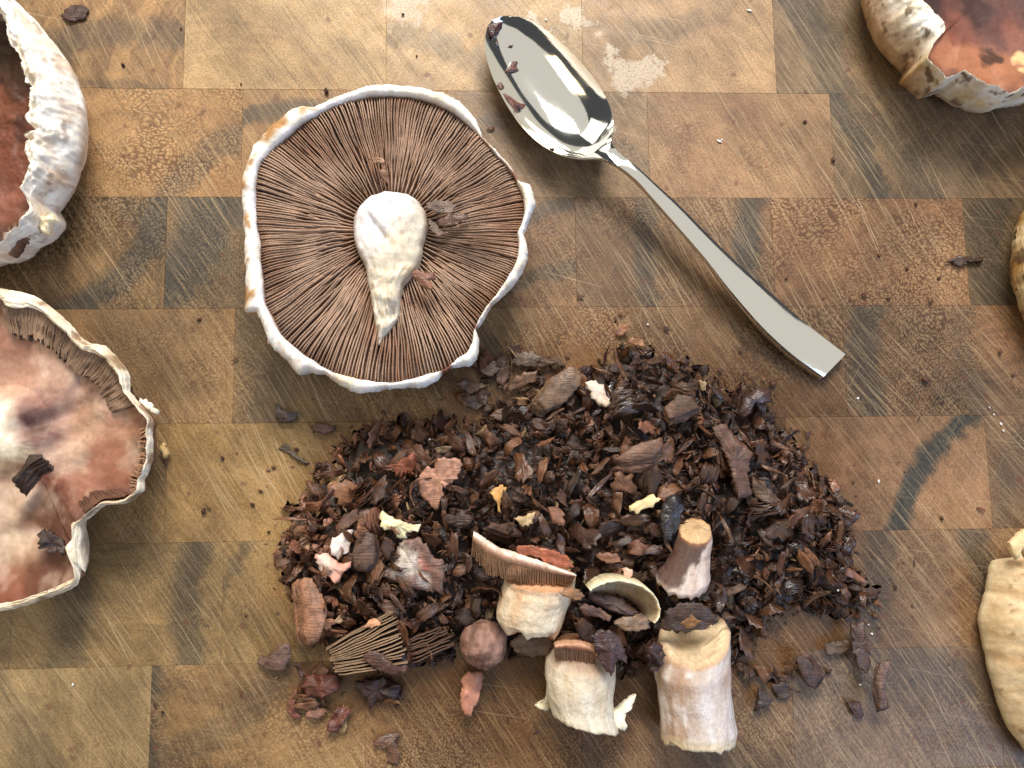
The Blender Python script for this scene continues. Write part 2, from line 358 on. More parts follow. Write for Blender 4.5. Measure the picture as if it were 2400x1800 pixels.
for k in range(-3, 8):
    y1, y0 = row_y(k), row_y(k + 1)
    if k in rows:
        seams, specs = rows[k]
        pyc = {-1: 100, 0: 335, 1: 593, 2: 853, 3: 1113, 4: 1395, 5: 1680}[k]
        xs = [W(s, pyc, 0).x for s in seams]
    else:
        xs = [-.16 + .07 * i + random.uniform(-.03, 0.0) for i in range(6)]; specs = [random.choice(GEN) for _ in range(7)]
    xs = [xs[0] - .07] + xs + [xs[-1] + .07]
    edge = [-.30] + xs + [.345]
    for i in range(len(edge) - 1):
        if edge[i + 1] - edge[i] < .008: continue
        j = i - 1
        sp = specs[j] if 0 <= j < 7 else random.choice(GEN)
        block(edge[i], edge[i + 1], y0, y1, sp, bands.get((k, j), []))

# ------------------------------------------------------------------ mushroom caps
TAU = 2 * math.pi
def polar(poly, fr, z, C, n, jitter=0.0, fill=None):
    """traced outline -> radius for n directions about C; directions with no trace follow a circle of radius fill"""
    pts = [W(*fr(p), z) for p in poly]
    a = np.unwrap([math.atan2(p.y - C[1], p.x - C[0]) for p in pts]); r = np.array([math.hypot(p.x - C[0], p.y - C[1]) for p in pts])
    if fill is not None:
        if a[-1] < a[0]: a, r = a[::-1], r[::-1]
        gap = TAU - (a[-1] - a[0]); m = 12
        ex = a[-1] + gap * np.arange(1, m) / m
        er = np.array([fill * (1 + .03 * nz(math.cos(x) * 2, math.sin(x) * 2, 3)) for x in ex])
        tt = np.arange(1, m) / m; wgt = np.minimum(1, np.minimum(tt, 1 - tt) * 4); lr = r[-1] * (1 - tt) + r[0] * tt
        a = np.concatenate([a, ex]); r = np.concatenate([r, er * wgt + lr * (1 - wgt)])
    am = np.mod(a, TAU); o = np.argsort(am)
    th = np.arange(n) * TAU / n
    rr = np.interp(th, am[o], r[o], period=TAU)
    if jitter: rr = rr + np.array([jitter * (fz(math.cos(t) * 9, math.sin(t) * 9, 5.1) + .6 * nz(math.cos(t) * 40, math.sin(t) * 40, 1.7)) for t in th])
    return rr

def ring_mesh(C, rings, close_last=True):
    """rings: list of (r array, z array) from the centre outward and round to the underside"""
    n = len(rings[0][0]); th = np.arange(n) * TAU / n; ct, st = np.cos(th), np.sin(th)
    v, f, ids = [], [], []
    v.append((C[0], C[1], float(np.mean(rings[0][1])))); ids.append((-1, 0))
    for i, (r, z) in enumerate(rings):
        for j in range(n): v.append((C[0] + r[j] * ct[j], C[1] + r[j] * st[j], float(z[j]))); ids.append((i, j))
    for j in range(n): f.append((0, 1 + j, 1 + (j + 1) % n))
    for i in range(len(rings) - 1):
        a, b = 1 + i * n, 1 + (i + 1) * n
        for j in range(n): f.append((a + j, b + j, b + (j + 1) % n, a + (j + 1) % n))
    a = 1 + (len(rings) - 1) * n
    v.append((C[0], C[1], float(np.min(rings[-1][1])))); ids.append((99, 0)); L = len(v) - 1
    for j in range(n): f.append((L, a + (j + 1) % n, a + j))
    return v, f, ids

# ---- the whole mushroom in the middle
def central():
    N = 432
    zt, zw = .0235, .013
    out = [(820,48),(900,52),(960,62),(1030,85),(1080,95),(1150,135),(1200,175),(1245,220),(1262,260),(1275,310),(1330,370),(1390,430),(1430,480),(1450,530),(1480,545),(1510,550),(1530,600),(1542,650),(1520,700),(1500,745),(1485,800),(1500,860),(1495,930),(1470,1000),(1430,1060),(1370,1110),(1320,1160),(1280,1230),(1240,1280),(1258,1330),(1250,1400),(1215,1460),(1150,1465),(1080,1470),(1050,1530),(980,1570),(900,1570),(800,1575),(660,1600),(550,1560),(480,1500),(390,1490),(350,1505),(290,1440),(205,1350),(165,1240),(135,1190),(75,1190),(85,1100),(80,1000),(75,900),(75,800),(65,700),(60,600),(70,500),(100,420),(110,350),(160,300),(230,240),(310,175),(370,155),(420,160),(500,120),(600,80),(700,58)]
    inn = [(820,90),(900,92),(960,105),(1020,125),(1080,150),(1140,190),(1190,225),(1235,265),(1265,305),(1325,375),(1385,435),(1425,485),(1450,540),(1480,600),(1485,680),(1450,780),(1455,850),(1440,930),(1400,1010),(1350,1080),(1290,1160),(1250,1220),(1225,1280),(1220,1330),(1190,1390),(1140,1420),(1085,1470),(1000,1495),(900,1525),(820,1540),(720,1535),(620,1515),(520,1490),(420,1430),(330,1370),(250,1290),(210,1210),(170,1140),(165,1030),(150,930),(150,840),(125,700),(125,600),(130,500),(150,420),(200,360),(270,310),(350,240),(430,190),(520,140),(620,105),(720,92)]
    Cp = W(*M1((805, 830)), .021); C = (Cp.x, Cp.y)
    ro = polar(out, M1, .020, C, N, .0003) + np.array([.0011 * max(0, nz(i * .9, 3.3, 1) - .25) for i in range(N)]); ri = polar(inn, M1, .0225, C, N, .0002)
    ro = np.maximum(ro, ri + .0006); wd = ro - ri
    root = empty('portobello_mushroom', (C[0], C[1], 0), 'whole upturned portobello with brown gills, white rim and torn pale stem', 'mushroom')
    th = np.arange(N) * TAU / N; ct, st = np.cos(th), np.sin(th)
    def wob(fr, amp, s): return np.array([amp * fz(a * fr, b * fr, s) for a, b in zip(ct, st)])
    zrim = zt + wob(3, .0016, 2.0) + wob(12, .0003, 4.0)
    thin = np.clip(wd / .004, .25, 1)
    zr = zrim - .0015 * (1 - thin)
    rings = [(ri * k, np.full(N, .0146 + .005 * k ** 1.7)) for k in (.2, .5, .75, .9, .98)]
    rings += [(ri + .0000, zr - .0035), (ri + .0002, zr - .0008), (ri + .18 * wd, zr + wob(30, .0002, 1)), (ri + .42 * wd, zr + .0004 * thin + wob(20, .0004, 8)),
              (ri + .66 * wd, zr - .0004 + wob(22, .0005, 6)), (ri + .86 * wd, zr - .0012 + wob(30, .0004, 9)), (ro, zr - .0030), (ro * .992, zr - .006), (ro * .965, np.full(N, .0105)), (ro * .90, np.full(N, .006)),
              (ro * .74, np.full(N, .0018)), (ro * .45, np.full(N, .0004))]
    v, f, ids = ring_mesh(C, rings)
    col = []
    wh, cr, tn = S(244, 240, 236), S(226, 208, 172), S(176, 132, 80)
    for (i, j), p in zip(ids, v):
        if i <= 4: col.append(S(92, 64, 50)); continue
        if i == 5: col.append(S(120, 84, 64)); continue
        k = fz(p[0] * 90, p[1] * 90, p[2] * 90)
        c = mixc(wh, cr, .10 + .7 * k)
        left = sst(.2, .9, -ct[j] + .25 * st[j])
        if i >= 8: c = mixc(c, tn, (.80 * left + .20) * sst(-.2, .35, fz(p[0] * 160 + 5, p[1] * 160, p[2] * 160)) * (1 if i < 90 else .5))
        if i >= 12: c = mixc(c, cr, .4)
        if wd[j] < .0016: c = mixc(S(140, 88, 66), c, sst(.0006, .0016, wd[j]))
        col.append(c)
    cap = mk('cap', v, f, FLESH, root, col=col)
    # gills: every lamella a thin blade of its own
    stem = [(830,578),(900,590),(950,620),(980,670),(995,730),(985,790),(960,850),(965,900),(960,970),(920,1000),(885,1025),(855,1035),(852,1100),(855,1180),(850,1215),(820,1260),(790,1300),(765,1330),(750,1350),(745,1320),(725,1240),(710,1150),(700,1080),(685,1020),(680,960),(660,920),(640,880),(620,820),(618,760),(620,700),(640,660),(690,610),(760,582)]
    # gills radiate from the round stem base, which sits a little above the cap's middle
    Gp = W(*M1((808, 760)), .019); G = (Gp.x, Gp.y)
    rig = polar(inn, M1, .0225, G, 2048)
    NG = 292
    ang = np.sort(np.array([(i + random.uniform(-.22, .22)) * TAU / NG for i in range(NG)]))
    for i in range(NG):
        a0 = ang[i]
        R1 = float(np.interp(a0, np.arange(2048) * TAU / 2048, rig, period=TAU)) + .0006
        R0 = .0115
        lev = i % 4
        t0 = {0: 0.0, 2: random.uniform(.03, .16), 1: random.uniform(.22, .44), 3: random.uniform(.14, .34)}[lev]
        nseg = 9 if lev != 1 else 7
        vv, cc = [], []
        hj = random.uniform(-.00035, .00035); notch = random.random() < .12; npos = random.uniform(.3, .9)
        shade = random.uniform(.9, 1.1)
        for s in range(nseg + 1):
            k = t0 + (1 - t0) * s / nseg
            r = R0 + (R1 - R0) * k
            env = math.sin(math.pi * min(1, k * 1.02)) ** .7
            a = a0 + .034 * env * nz(math.cos(a0) * 2.6, math.sin(a0) * 2.6, k * 2.2 + 3) + .012 * nz(a0 * 60, k * 5, 7) * env / max(.4, k + .2)
            zt_ = .0172 + .0050 * k ** 1.6 + .0008 * math.sin(math.pi * k) + .0008 * nz(math.cos(a0) * 4, math.sin(a0) * 4, k * 3) + hj
            if k > .94: zt_ -= .0012 * (k - .94) / .06
            if s == 0 and t0 > 0: zt_ -= .0016
            if notch and abs(k - npos) < .07: zt_ -= .0010
            w = .00023 * (1 + .25 * nz(a0 * 30, k * 4, 1))
            x, y = G[0] + r * math.cos(a), G[1] + r * math.sin(a)
            tx, ty = -math.sin(a), math.cos(a)
            lean = .0005 * nz(math.cos(a0) * 3, math.sin(a0) * 3, 9)
            for off, zz in ((-w * 1.25, zt_ - .0048), (w * 1.25, zt_ - .0048), (w + lean, zt_ - .0002), (lean, zt_), (-w + lean, zt_ - .0002)):
                vv.append((x + tx * off, y + ty * off, zz))
            edge = S(172, 142, 120); side = S(92, 66, 53)
            mott = sst(-.2, .5, fz(x * 55, y * 55, 1.0))
            e2 = mixc(edge, S(134, 98, 76), mott * .8)
            q = (x - (W(*M1((1190, 870)), .02).x)); q2 = y - W(*M1((1190, 870)), .02).y
            e2 = mixc(e2, S(58, 36, 28), .85 * math.exp(-(q * q + (1.6 * q2) ** 2) / (2 * .0055 ** 2)))
            e2 = tuple(c * shade for c in e2)
            cc += [side, side, mixc(side, e2, .75), e2, mixc(side, e2, .75)]
        ff = []
        for s in range(nseg):
            b = s * 5
            for q in range(5): ff.append((b + q, b + (q + 1) % 5, b + 5 + (q + 1) % 5, b + 5 + q))
        ff += [(4, 3, 2, 1, 0), tuple(nseg * 5 + q for q in range(5))]
        mk('gill', vv, ff, GILL, cap, origin=root.location, col=cc)
    # torn stem
    Lp = [(780,576),(760,580),(690,608),(640,655),(620,700),(617,760),(620,820),(640,880),(662,922),(680,962),(686,1020),(700,1080),(711,1150),(726,1240),(742,1320),(746,1352)]
    Rp = [(800,574),(900,588),(952,622),(982,672),(996,730),(986,790),(966,850),(964,900),(948,955),(908,1006),(870,1050),(858,1110),(856,1180),(850,1216),(822,1258),(785,1305),(752,1354)]
    nr, nc = 60, 34
    def resample(P, m):
        P = np.array(P, float); d = P[:, 1]; u = d[0] + (d[-1] - d[0]) * np.linspace(0, 1, m) ** 1.15
        return np.stack([np.interp(u, d, P[:, 0]), np.interp(u, d, P[:, 1])], 1)
    A, B = resample(Lp, nr), resample(Rp, nr)
    v, col, f = [], [], []
    for i in range(nr):
        yv = i / (nr - 1)
        for j in range(nc):
            u = j / (nc - 1)
            p = A[i] * (1 - u) + B[i] * u
            p = p + np.array([5 * nz(p[0] * .04, p[1] * .04, 2), 5 * nz(p[0] * .04, p[1] * .04, 8)]) * (1 if j in (0, nc - 1) else .5)
            e = (1 - abs(2 * u - 1) ** 4.2) ** .6
            H = .0045 * (1 - sst(.55, 1, yv) * .30) * sst(-.02, .10, yv) ** .5
            z = .0186 + H * e - .0014 * sst(.9, 1, yv) + e * (.0011 * fz(p[0] * .012, p[1] * .012, 1) + .0005 * fz(p[0] * .06, p[1] * .03, 3)) * (1 + 1.4 * sst(.5, .8, yv))
            # crack across the stem
            cx, cy = p
            tt = ((cx - 690) * 140 + (cy - 690) * 190) / (140 ** 2 + 190 ** 2)
            if 0 <= tt <= 1.05:
                d = abs((cx - 690) * 190 - (cy - 690) * 140 + 900 * math.sin(tt * 9)) / math.hypot(140, 190)
                z -= .0022 * math.exp(-(d / 7) ** 2) * math.sin(math.pi * min(1, tt)) ** .5
            w = W(*M1(p), .0205); v.append((w.x, w.y, z))
            c = S(242, 236, 236)
            c = mixc(c, S(228, 212, 182), sst(.20, .55, yv + .5 * (u - .4)) * .8)
            c = mixc(c, S(238, 228, 210), sst(.7, .95, yv))
            c = mixc(c, S(150, 120, 84), .35 * sst(.05, .5, fz(p[0] * .02, p[1] * .02, 4)) * sst(.3, .6, yv))
            if j in (0, 1, nc - 1, nc - 2): c = mixc(c, S(150, 112, 84), .35)
            col.append(tuple(.84 * x for x in c))
    for i in range(nr - 1):
        for j in range(nc - 1): f.append((i * nc + j, i * nc + nc + j, i * nc + nc + j + 1, i * nc + j + 1))
    # skirt down into the gills
    rim = [j for j in range(nc)] + [i * nc + nc - 1 for i in range(1, nr)] + [(nr - 1) * nc + j for j in range(nc - 2, -1, -1)] + [i * nc for i in range(nr - 2, 0, -1)]
    base = len(v)
    for r in rim: v.append((v[r][0], v[r][1], .010)); col.append(S(140, 104, 78))
    for a in range(len(rim)):
        b = (a + 1) % len(rim); f.append((rim[a], rim[b], base + b, base + a))
    mk('stem', v, f, FLESH, root, col=col)
    return root
central()

# ---- caps with their gills scraped out, cut by the frame
def scraped(name, label, fr, Cpx, out, inn, fill, z_in, z_edge, z_top, z_wide, over, floor_fn, col_in, col_rim, wr=.0009, N=400, jin=.0004, jout=.0003, taper=(.985, .93, .80, .5)):
    Cw = W(*Cpx, z_top); C = (Cw.x, Cw.y)
    ro = polar(out, fr, z_wide, C, N, jout, fill[0]); ri = polar(inn, fr, z_top, C, N, jin, fill[1])
    ro = np.maximum(ro, ri + .0010); wd = ro - ri
    th = np.arange(N) * TAU / N; ct, st = np.cos(th), np.sin(th)
    root = empty(name, (C[0], C[1], 0), label, 'mushroom')
    def wob(fq, amp, s, rr=0.0): return np.array([amp * fz(a * fq, b * fq, s + rr) for a, b in zip(ct, st)])
    # inside surface
    rings = []
    re = ri + over * wd
    KS = np.linspace(.015, 1, 80)
    for k in KS:
        rr = re * k
        z = np.array([floor_fn(C[0] + rr[j] * ct[j], C[1] + rr[j] * st[j], k, th[j]) for j in range(N)])
        rings.append((rr, z))
    nin = len(rings)
    v, f, ids = ring_mesh(C, rings)
    v = v[:-1]; f = f[:-N]; ids = ids[:-1]
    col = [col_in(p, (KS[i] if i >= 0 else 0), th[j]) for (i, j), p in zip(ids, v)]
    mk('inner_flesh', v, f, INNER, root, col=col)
    # margin and outside
    zt = z_top + wob(3, .0014, 2.2) + wob(14, .0006, 4.4)
    ze = np.minimum(zt - .0004, z_edge + wob(16, .0008, 6.1))
    prof = [(re, np.full(N, z_in) - .0015), (ri + .5 * over * wd, ze - .0030), (ri + .03 * wd, ze - .0012), (ri, ze)]
    for k in np.linspace(.03, .975, 30):
        rr = ri + k * wd
        z = ze * (1 - k) + zt * k if k < .3 else zt * (1 - ((k - .3) / .7) ** 2) + z_wide * ((k - .3) / .7) ** 2
        if k < .3: z = ze + (zt - ze) * (k / .3)
        z = z + np.array([wr * (fz(a * 10, b * 10, k * 5.0) + .5 * fz(a * 30, b * 30, k * 9.0)) for a, b in zip(ct, st)])
        prof.append((rr, z))
    prof += [(ro, np.full(N, z_wide)), (ro * taper[0], np.full(N, z_wide * .72)), (ro * taper[1], np.full(N, z_wide * .42)), (ro * taper[2], np.full(N, z_wide * .14)), (ro * taper[3], np.full(N, .0005))]
    n0 = len(prof)
    v, f = [], []
    for r, z in prof:
        for j in range(N): v.append((C[0] + r[j] * ct[j], C[1] + r[j] * st[j], float(z[j])))
    for i in range(n0 - 1):
        for j in range(N): f.append((i * N + j, i * N + N + j, i * N + N + (j + 1) % N, i * N + (j + 1) % N))
    f.append(tuple((n0 - 1) * N + j for j in range(N - 1, -1, -1)))
    col = []
    for i in range(n0):
        for j in range(N): col.append(col_rim(v[i * N + j], (i - 3) / (n0 - 7), th[j]))
    mk('cap_margin', v, f, PEEL, root, col=col)
    return root, C, ri, ro, th

def blobs(px_list, z):
    return [((W(x, y, z).x, W(x, y, z).y), r * .000145, S(*c), s) for x, y, r, c, s in px_list]
def paint(c, p, bl, nzs=.004):
    wx, wy = p[0] + nzs * fz(p[0] * 120, p[1] * 120, 1), p[1] + nzs * fz(p[0] * 120, p[1] * 120, 5)
    for (x, y), r, bc, s in bl:
        d = math.hypot(wx - x, wy - y) / r
        if d < 1.6: c = mixc(c, bc, s * (1 - sst(.55, 1.35, d)))
    return c

# upper left
out = [(60,-40),(90,0),(150,60),(220,130),(290,210),(370,320),(430,420),(465,520),(490,620),(495,700),(495,800),(480,880),(450,980),(410,1100),(350,1200),(300,1262),(345,1330),(340,1370),(280,1440),(200,1490),(100,1540),(0,1590),(-60,1612)]
inn = [(-20,60),(10,130),(20,190),(60,260),(100,340),(120,430),(140,480),(170,500),(150,530),(165,590),(150,640),(135,710),(170,750),(180,770),(110,800),(150,830),(130,880),(140,920),(160,990),(140,1060),(135,1090),(120,1140),(140,1200),(165,1240),(140,1290),(80,1370),(0,1450),(-60,1490)]
BLT = blobs([(20, 250, 60, (120, 70, 48), .8), (30, 330, 70, (118, 68, 50), .8), (40, 460, 60, (128, 78, 60), .9), (0, 480, 60, (132, 82, 64), .8), (30, 150, 50, (70, 46, 30), .9), (20, 80, 60, (62, 42, 26), .9), (35, 420, 26, (120, 66, 48), .8), (10, 420, 30, (104, 60, 44), .7), (55, 300, 30, (66, 38, 28), .8), (45, 210, 30, (70, 42, 28), .8)], .012)
def fl(x, y, k, a): return .0120 + .004 * k ** 3 + .0012 * fz(x * 60, y * 60, 1) + .0006 * fz(x * 220, y * 220, 3)
def ci(p, k, a):
    c = mixc(S(96, 54, 38), S(58, 36, 26), .5 + fz(p[0] * 70, p[1] * 70, 2))  # reddish brown, set darker to carry the shade deep inside the cap
    return paint(c, p, BLT)
def cr(p, k, a):
    c = mixc(S(250, 243, 232), S(230, 208, 182), .2 + .9 * fz(p[0] * 110, p[1] * 110, p[2] * 110))
    c = mixc(c, S(190, 150, 112), .6 * sst(.10, .5, fz(p[0] * 130 + 4, p[1] * 130, p[2] * 90)) * sst(.45, .95, k))
    c = mixc(c, S(112, 76, 48), .5 * sst(.42, .60, fz(p[0] * 200 + 9, p[1] * 200, p[2] * 200)) * sst(.3, .7, k))
    if k < 0: c = mixc(c, S(120, 84, 60), .5)
    return c
root, C, ri, ro, th = scraped('portobello_mushroom', 'reddish scraped-out mushroom cap with ragged white rim, upper left corner', LT, (-135, 275), out, inn, (.050, .037), .0140, .0265, .0285, .0170, .22, fl, ci, cr, wr=.0014, jin=.0008)
def short_gills(root, C, ri, a0, a1, n, r0f, r1f, zt, cols=((150,116,92),(88,60,46)), th=.00024, depth=.0042, zi=None):
    """a remaining strip of gills along the margin, left by the spoon"""
    v, f, cc = [], [], []
    N = len(ri)
    for i in range(n):
        a = a0 + (a1 - a0) * (i + random.uniform(-.2, .2)) / n
        R = float(np.interp(a % TAU, np.arange(N) * TAU / N, ri, period=TAU))
        j0 = r0f + random.uniform(-.03, .03)
        b = len(v)
        for s in range(5):
            k = s / 4; r = R * (j0 + (r1f - j0) * k)
            aa = a + .02 * nz(a * 9, k * 2, 4)
            x, y = C[0] + r * math.cos(aa), C[1] + r * math.sin(aa); tx, ty = -math.sin(aa), math.cos(aa)
            z = (zt if zi is None else zi + (zt - zi) * k) + .0006 * nz(a * 14, k * 3, 2) + random.uniform(-.0002, .0002)
            for o, zz in ((-th, z - depth), (th, z - depth), (th * .9, z), (-th * .9, z)): v.append((x + tx * o, y + ty * o, zz))
            e = mixc(S(*cols[0]), S(*cols[1]), .3 + .5 * nz(x * 200, y * 200, 1)); cc += [S(*cols[1])] * 2 + [e, e]
        for s in range(4):
            q = b + s * 4
            for t in range(4): f.append((q + t, q + (t + 1) % 4, q + 4 + (t + 1) % 4, q + 4 + t))
        f += [(b + 3, b + 2, b + 1, b), (b + 16, b + 17, b + 18, b + 19)]
    o = mk('gills', v, f, GILL, root, col=cc, smooth=False); o['kind'] = 'stuff'; return o
short_gills(root, C, ri, math.radians(-66), math.radians(-40), 34, .86, 1.04, .0225, zi=.0195)

# lower left
out = [(-60,70),(0,72),(80,85),(160,105),(230,150),(290,200),(340,250),(380,300),(430,330),(500,345),(550,395),(590,440),(620,490),(615,580),(665,620),(700,660),(710,720),(712,800),(700,900),(690,960),(690,1030),(640,1080),(590,1095),(500,1100),(460,1130),(385,1180),(388,1240),(380,1300),(378,1390),(405,1410),(408,1440),(370,1480),(330,1500),(250,1535),(150,1570),(60,1595),(0,1605),(-60,1612)]
inn = [(-60,118),(0,122),(20,150),(60,165),(130,160),(200,185),(240,225),(290,270),(340,325),(390,360),(440,380),(490,405),(530,450),(560,500),(580,570),(610,600),(650,640),(690,690),(692,760),(690,850),(670,940),(650,985),(640,1040),(580,1075),(480,1085),(420,1130),(360,1175),(330,1190),(330,1260),(300,1310),(340,1400),(350,1450),(300,1465),(230,1500),(150,1530),(60,1560),(0,1570),(-60,1576)]
BLB = blobs([(0, 990, 95, (250, 238, 214), 1.0), (40, 1010, 60, (250, 240, 220), .9), (60, 830, 120, (196, 152, 128), .9), (120, 800, 70, (206, 164, 140), .8), (30, 760, 80, (168, 118, 94), .7), (150, 880, 60, (214, 180, 160), .8),
             (120, 985, 70, (126, 70, 56), .85), (95, 990, 26, (74, 42, 34), .9), (140, 965, 28, (84, 46, 36), .8), (200, 970, 80, (206, 172, 156), .8), (230, 1030, 80, (216, 174, 142), .7), (260, 1090, 60, (166, 110, 86), .85), (180, 1110, 70, (180, 126, 104), .8), (160, 1070, 40, (226, 194, 170), .8),
             (100, 1160, 60, (124, 72, 56), .8), (60, 1190, 60, (214, 182, 158), .8), (20, 1180, 60, (222, 196, 172), .8), (110, 1230, 60, (96, 56, 44), .85), (80, 1240, 30, (196, 158, 136), .7), (30, 1300, 60, (226, 204, 178), .85), (60, 1310, 40, (214, 180, 150), .7),
             (40, 1385, 80, (140, 84, 60), .8), (120, 1340, 60, (108, 66, 46), .8), (0, 1400, 60, (150, 92, 66), .7), (250, 900, 40, (98, 62, 46), .7), (210, 850, 40, (124, 82, 62), .6), (300, 980, 50, (190, 140, 112), .7)], .014)
def fl(x, y, k, a):
    q = W(30, 1005, .016); d = math.hypot(x - q.x, y - q.y)
    z = .0125 + .0055 * k ** 2.5 + .0065 * math.exp(-(d / .012) ** 4) + .0022 * fz(x * 55, y * 55, 4, 2) + .0004 * fz(x * 220, y * 220, 7)
    for cx, cy, l, ang, dep in ((120, 985, .010, 25, .0028), (100, 1155, .008, 60, .002), (85, 1240, .008, -40, .002), (170, 1010, .012, 28, .0012), (210, 985, .014, 24, -.0014), (150, 1075, .012, 20, -.0012), (60, 1185, .010, 70, -.0014), (190, 900, .008, 60, .0014), (40, 1250, .010, 5, .0012)):
        q = W(cx, cy, .014); ca, sa = math.cos(math.radians(ang)), math.sin(math.radians(ang))
        u, w = (x - q.x) * ca + (y - q.y) * sa, -(x - q.x) * sa + (y - q.y) * ca
        z -= dep * math.exp(-(u / l) ** 2 - (w / (l * .25)) ** 2)
    return z
def ci(p, k, a):
    c = mixc(S(158, 114, 96), S(112, 74, 60), .5 + .9 * fz(p[0] * 60, p[1] * 60, 2))
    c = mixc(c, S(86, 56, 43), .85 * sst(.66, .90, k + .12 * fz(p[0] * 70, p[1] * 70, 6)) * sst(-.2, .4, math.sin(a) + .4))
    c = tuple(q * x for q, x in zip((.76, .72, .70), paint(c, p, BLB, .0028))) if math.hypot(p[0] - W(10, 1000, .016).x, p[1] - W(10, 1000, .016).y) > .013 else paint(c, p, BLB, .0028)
    return mixc(c, S(226, 200, 176), .25 * sst(.1, .5, fz(p[0] * 110, p[1] * 70, 12)))
def cr(p, k, a):
    c = mixc(S(242, 230, 208), S(206, 180, 140), .25 + .9 * fz(p[0] * 100, p[1] * 100, p[2] * 100))
    c = mixc(c, S(136, 98, 64), .8 * sst(.05, .45, fz(p[0] * 140 + 8, p[1] * 140, p[2] * 90)) * sst(.25, .7, k))
    if k < 0: c = S(150, 110, 84)
    return c
root, C, ri, ro, th = scraped('portobello_mushroom', 'pinkish scraped-out mushroom cap with torn notch and pale stem scar at left edge', LB, (10, 1040), out, inn, (.054, .049), .0165, .0215, .0222, .0190, .10, fl, ci, cr, wr=.0006, N=420, taper=(.93, .82, .62, .35))
short_gills(root, C, ri, math.radians(18), math.radians(97), 120, .80, 1.02, .0200, cols=((150,122,100),(78,56,46)), zi=.0172)
short_gills(root, C, ri, math.radians(-22), math.radians(8), 34, .93, 1.02, .0205, cols=((172,132,104),(110,74,56)), zi=.0190)
short_gills(root, C, ri, math.radians(-42), math.radians(-24), 30, .84, .96, .0186, cols=((116,82,64),(74,50,40)), zi=.0166)

# upper right
out = [(250,-120),(290,0),(330,130),(390,280),(470,450),(580,580),(720,720),(850,830),(1000,910),(1130,1000),(1300,1130),(1500,1230),(1700,1280),(1900,1290),(2212,1255),(2500,1180)]
inn = [(860,-140),(990,0),(1100,120),(1200,220),(1265,330),(1230,400),(1100,530),(970,640),(1010,720),(1150,830),(1240,890),(1260,945),(1350,910),(1500,845),(1560,900),(1700,1000),(1900,1080),(2050,1130),(2130,1110),(2212,1060),(2500,960)]
BTR = blobs([(2240, 90, 60, (128, 78, 64), .8), (2200, 130, 50, (160, 104, 76), .9), (2260, 160, 60, (164, 108, 78), .9), (2330, 180, 60, (166, 110, 78), .8), (2340, 60, 60, (104, 68, 62), .8), (2290, 30, 40, (60, 40, 36), .8), (2312, 140, 18, (66, 38, 28), .95), (2390, 155, 26, (232, 190, 138), .9), (2230, 100, 16, (128, 72, 56), .8), (2390, 20, 50, (86, 56, 52), .7), (2380, 90, 50, (140, 88, 72), .7)], .012)
def fl(x, y, k, a): return .0130 + .0065 * k ** 3 + .0012 * fz(x * 50, y * 50, 21, 2) + .0001 * fz(x * 240, y * 240, 3)
def ci(p, k, a):
    c = mixc(S(112, 70, 58), S(66, 45, 42), .5 + .9 * fz(p[0] * 60 + 3, p[1] * 60, 2)); return paint(c, p, BTR)
def cr(p, k, a):
    c = mixc(S(240, 232, 218), S(212, 186, 136), .25 + .9 * fz(p[0] * 80, p[1] * 80, p[2] * 80))
    c = mixc(c, S(170, 124, 66), .75 * sst(.5, 1.0, k) * sst(-.98, -.7, math.sin(a)))
    c = mixc(c, S(92, 66, 40), .85 * sst(.22, .5, fz(p[0] * 210 + 8, p[1] * 210, p[2] * 210)) * sst(.08, .3, k))
    if 0 <= k < .09: c = mixc(c, S(250, 238, 212), .7)
    if k < 0: c = S(190, 140, 100)
    return c
scraped('portobello_mushroom', 'orange-brown scraped mushroom cap with speckled cream rim in the upper right corner', TR, (2345, -45), out, inn, (.044, .034), .0195, .0250, .0255, .0150, .10, fl, ci, cr, wr=.0007, jin=.0003)

# right edge, dark, barely in view
out = [(2110,-60),(2002,120),(1965,200),(1950,260),(1912,330),(1916,440),(1938,480),(1900,560),(1900,640),(1925,720),(1950,800),(1985,900),(2010,980),(2080,1080)]
inn = [(2130,40),(2040,170),(2010,230),(1985,300),(1975,380),(1970,450),(1965,500),(1952,560),(1958,640),(1985,700),(2010,780),(2040,880),(2070,960),(2110,1040)]
def fl(x, y, k, a): return .006 + .003 * k ** 3 + .001 * fz(x * 60, y * 60, 31)
def ci(p, k, a): return mixc(S(84, 56, 46), S(52, 36, 32), .5 + fz(p[0] * 70, p[1] * 70, 2))
def cr(p, k, a):
    c = mixc(S(206, 182, 140), S(150, 112, 60), .4 + .9 * fz(p[0] * 100, p[1] * 100, p[2] * 80))
    return mixc(c, S(70, 48, 32), .8 * sst(.1, .45, fz(p[0] * 220 + 8, p[1] * 220, p[2] * 210)))
scraped('portobello_mushroom', 'dark-gilled mushroom cap with crumpled rim just showing at right edge', frame(1716, 420, .3497), (2660, 630), out, inn, (.046, .037), .0090, .0128, .0138, .0100, .12, fl, ci, cr, wr=.0008, N=300)

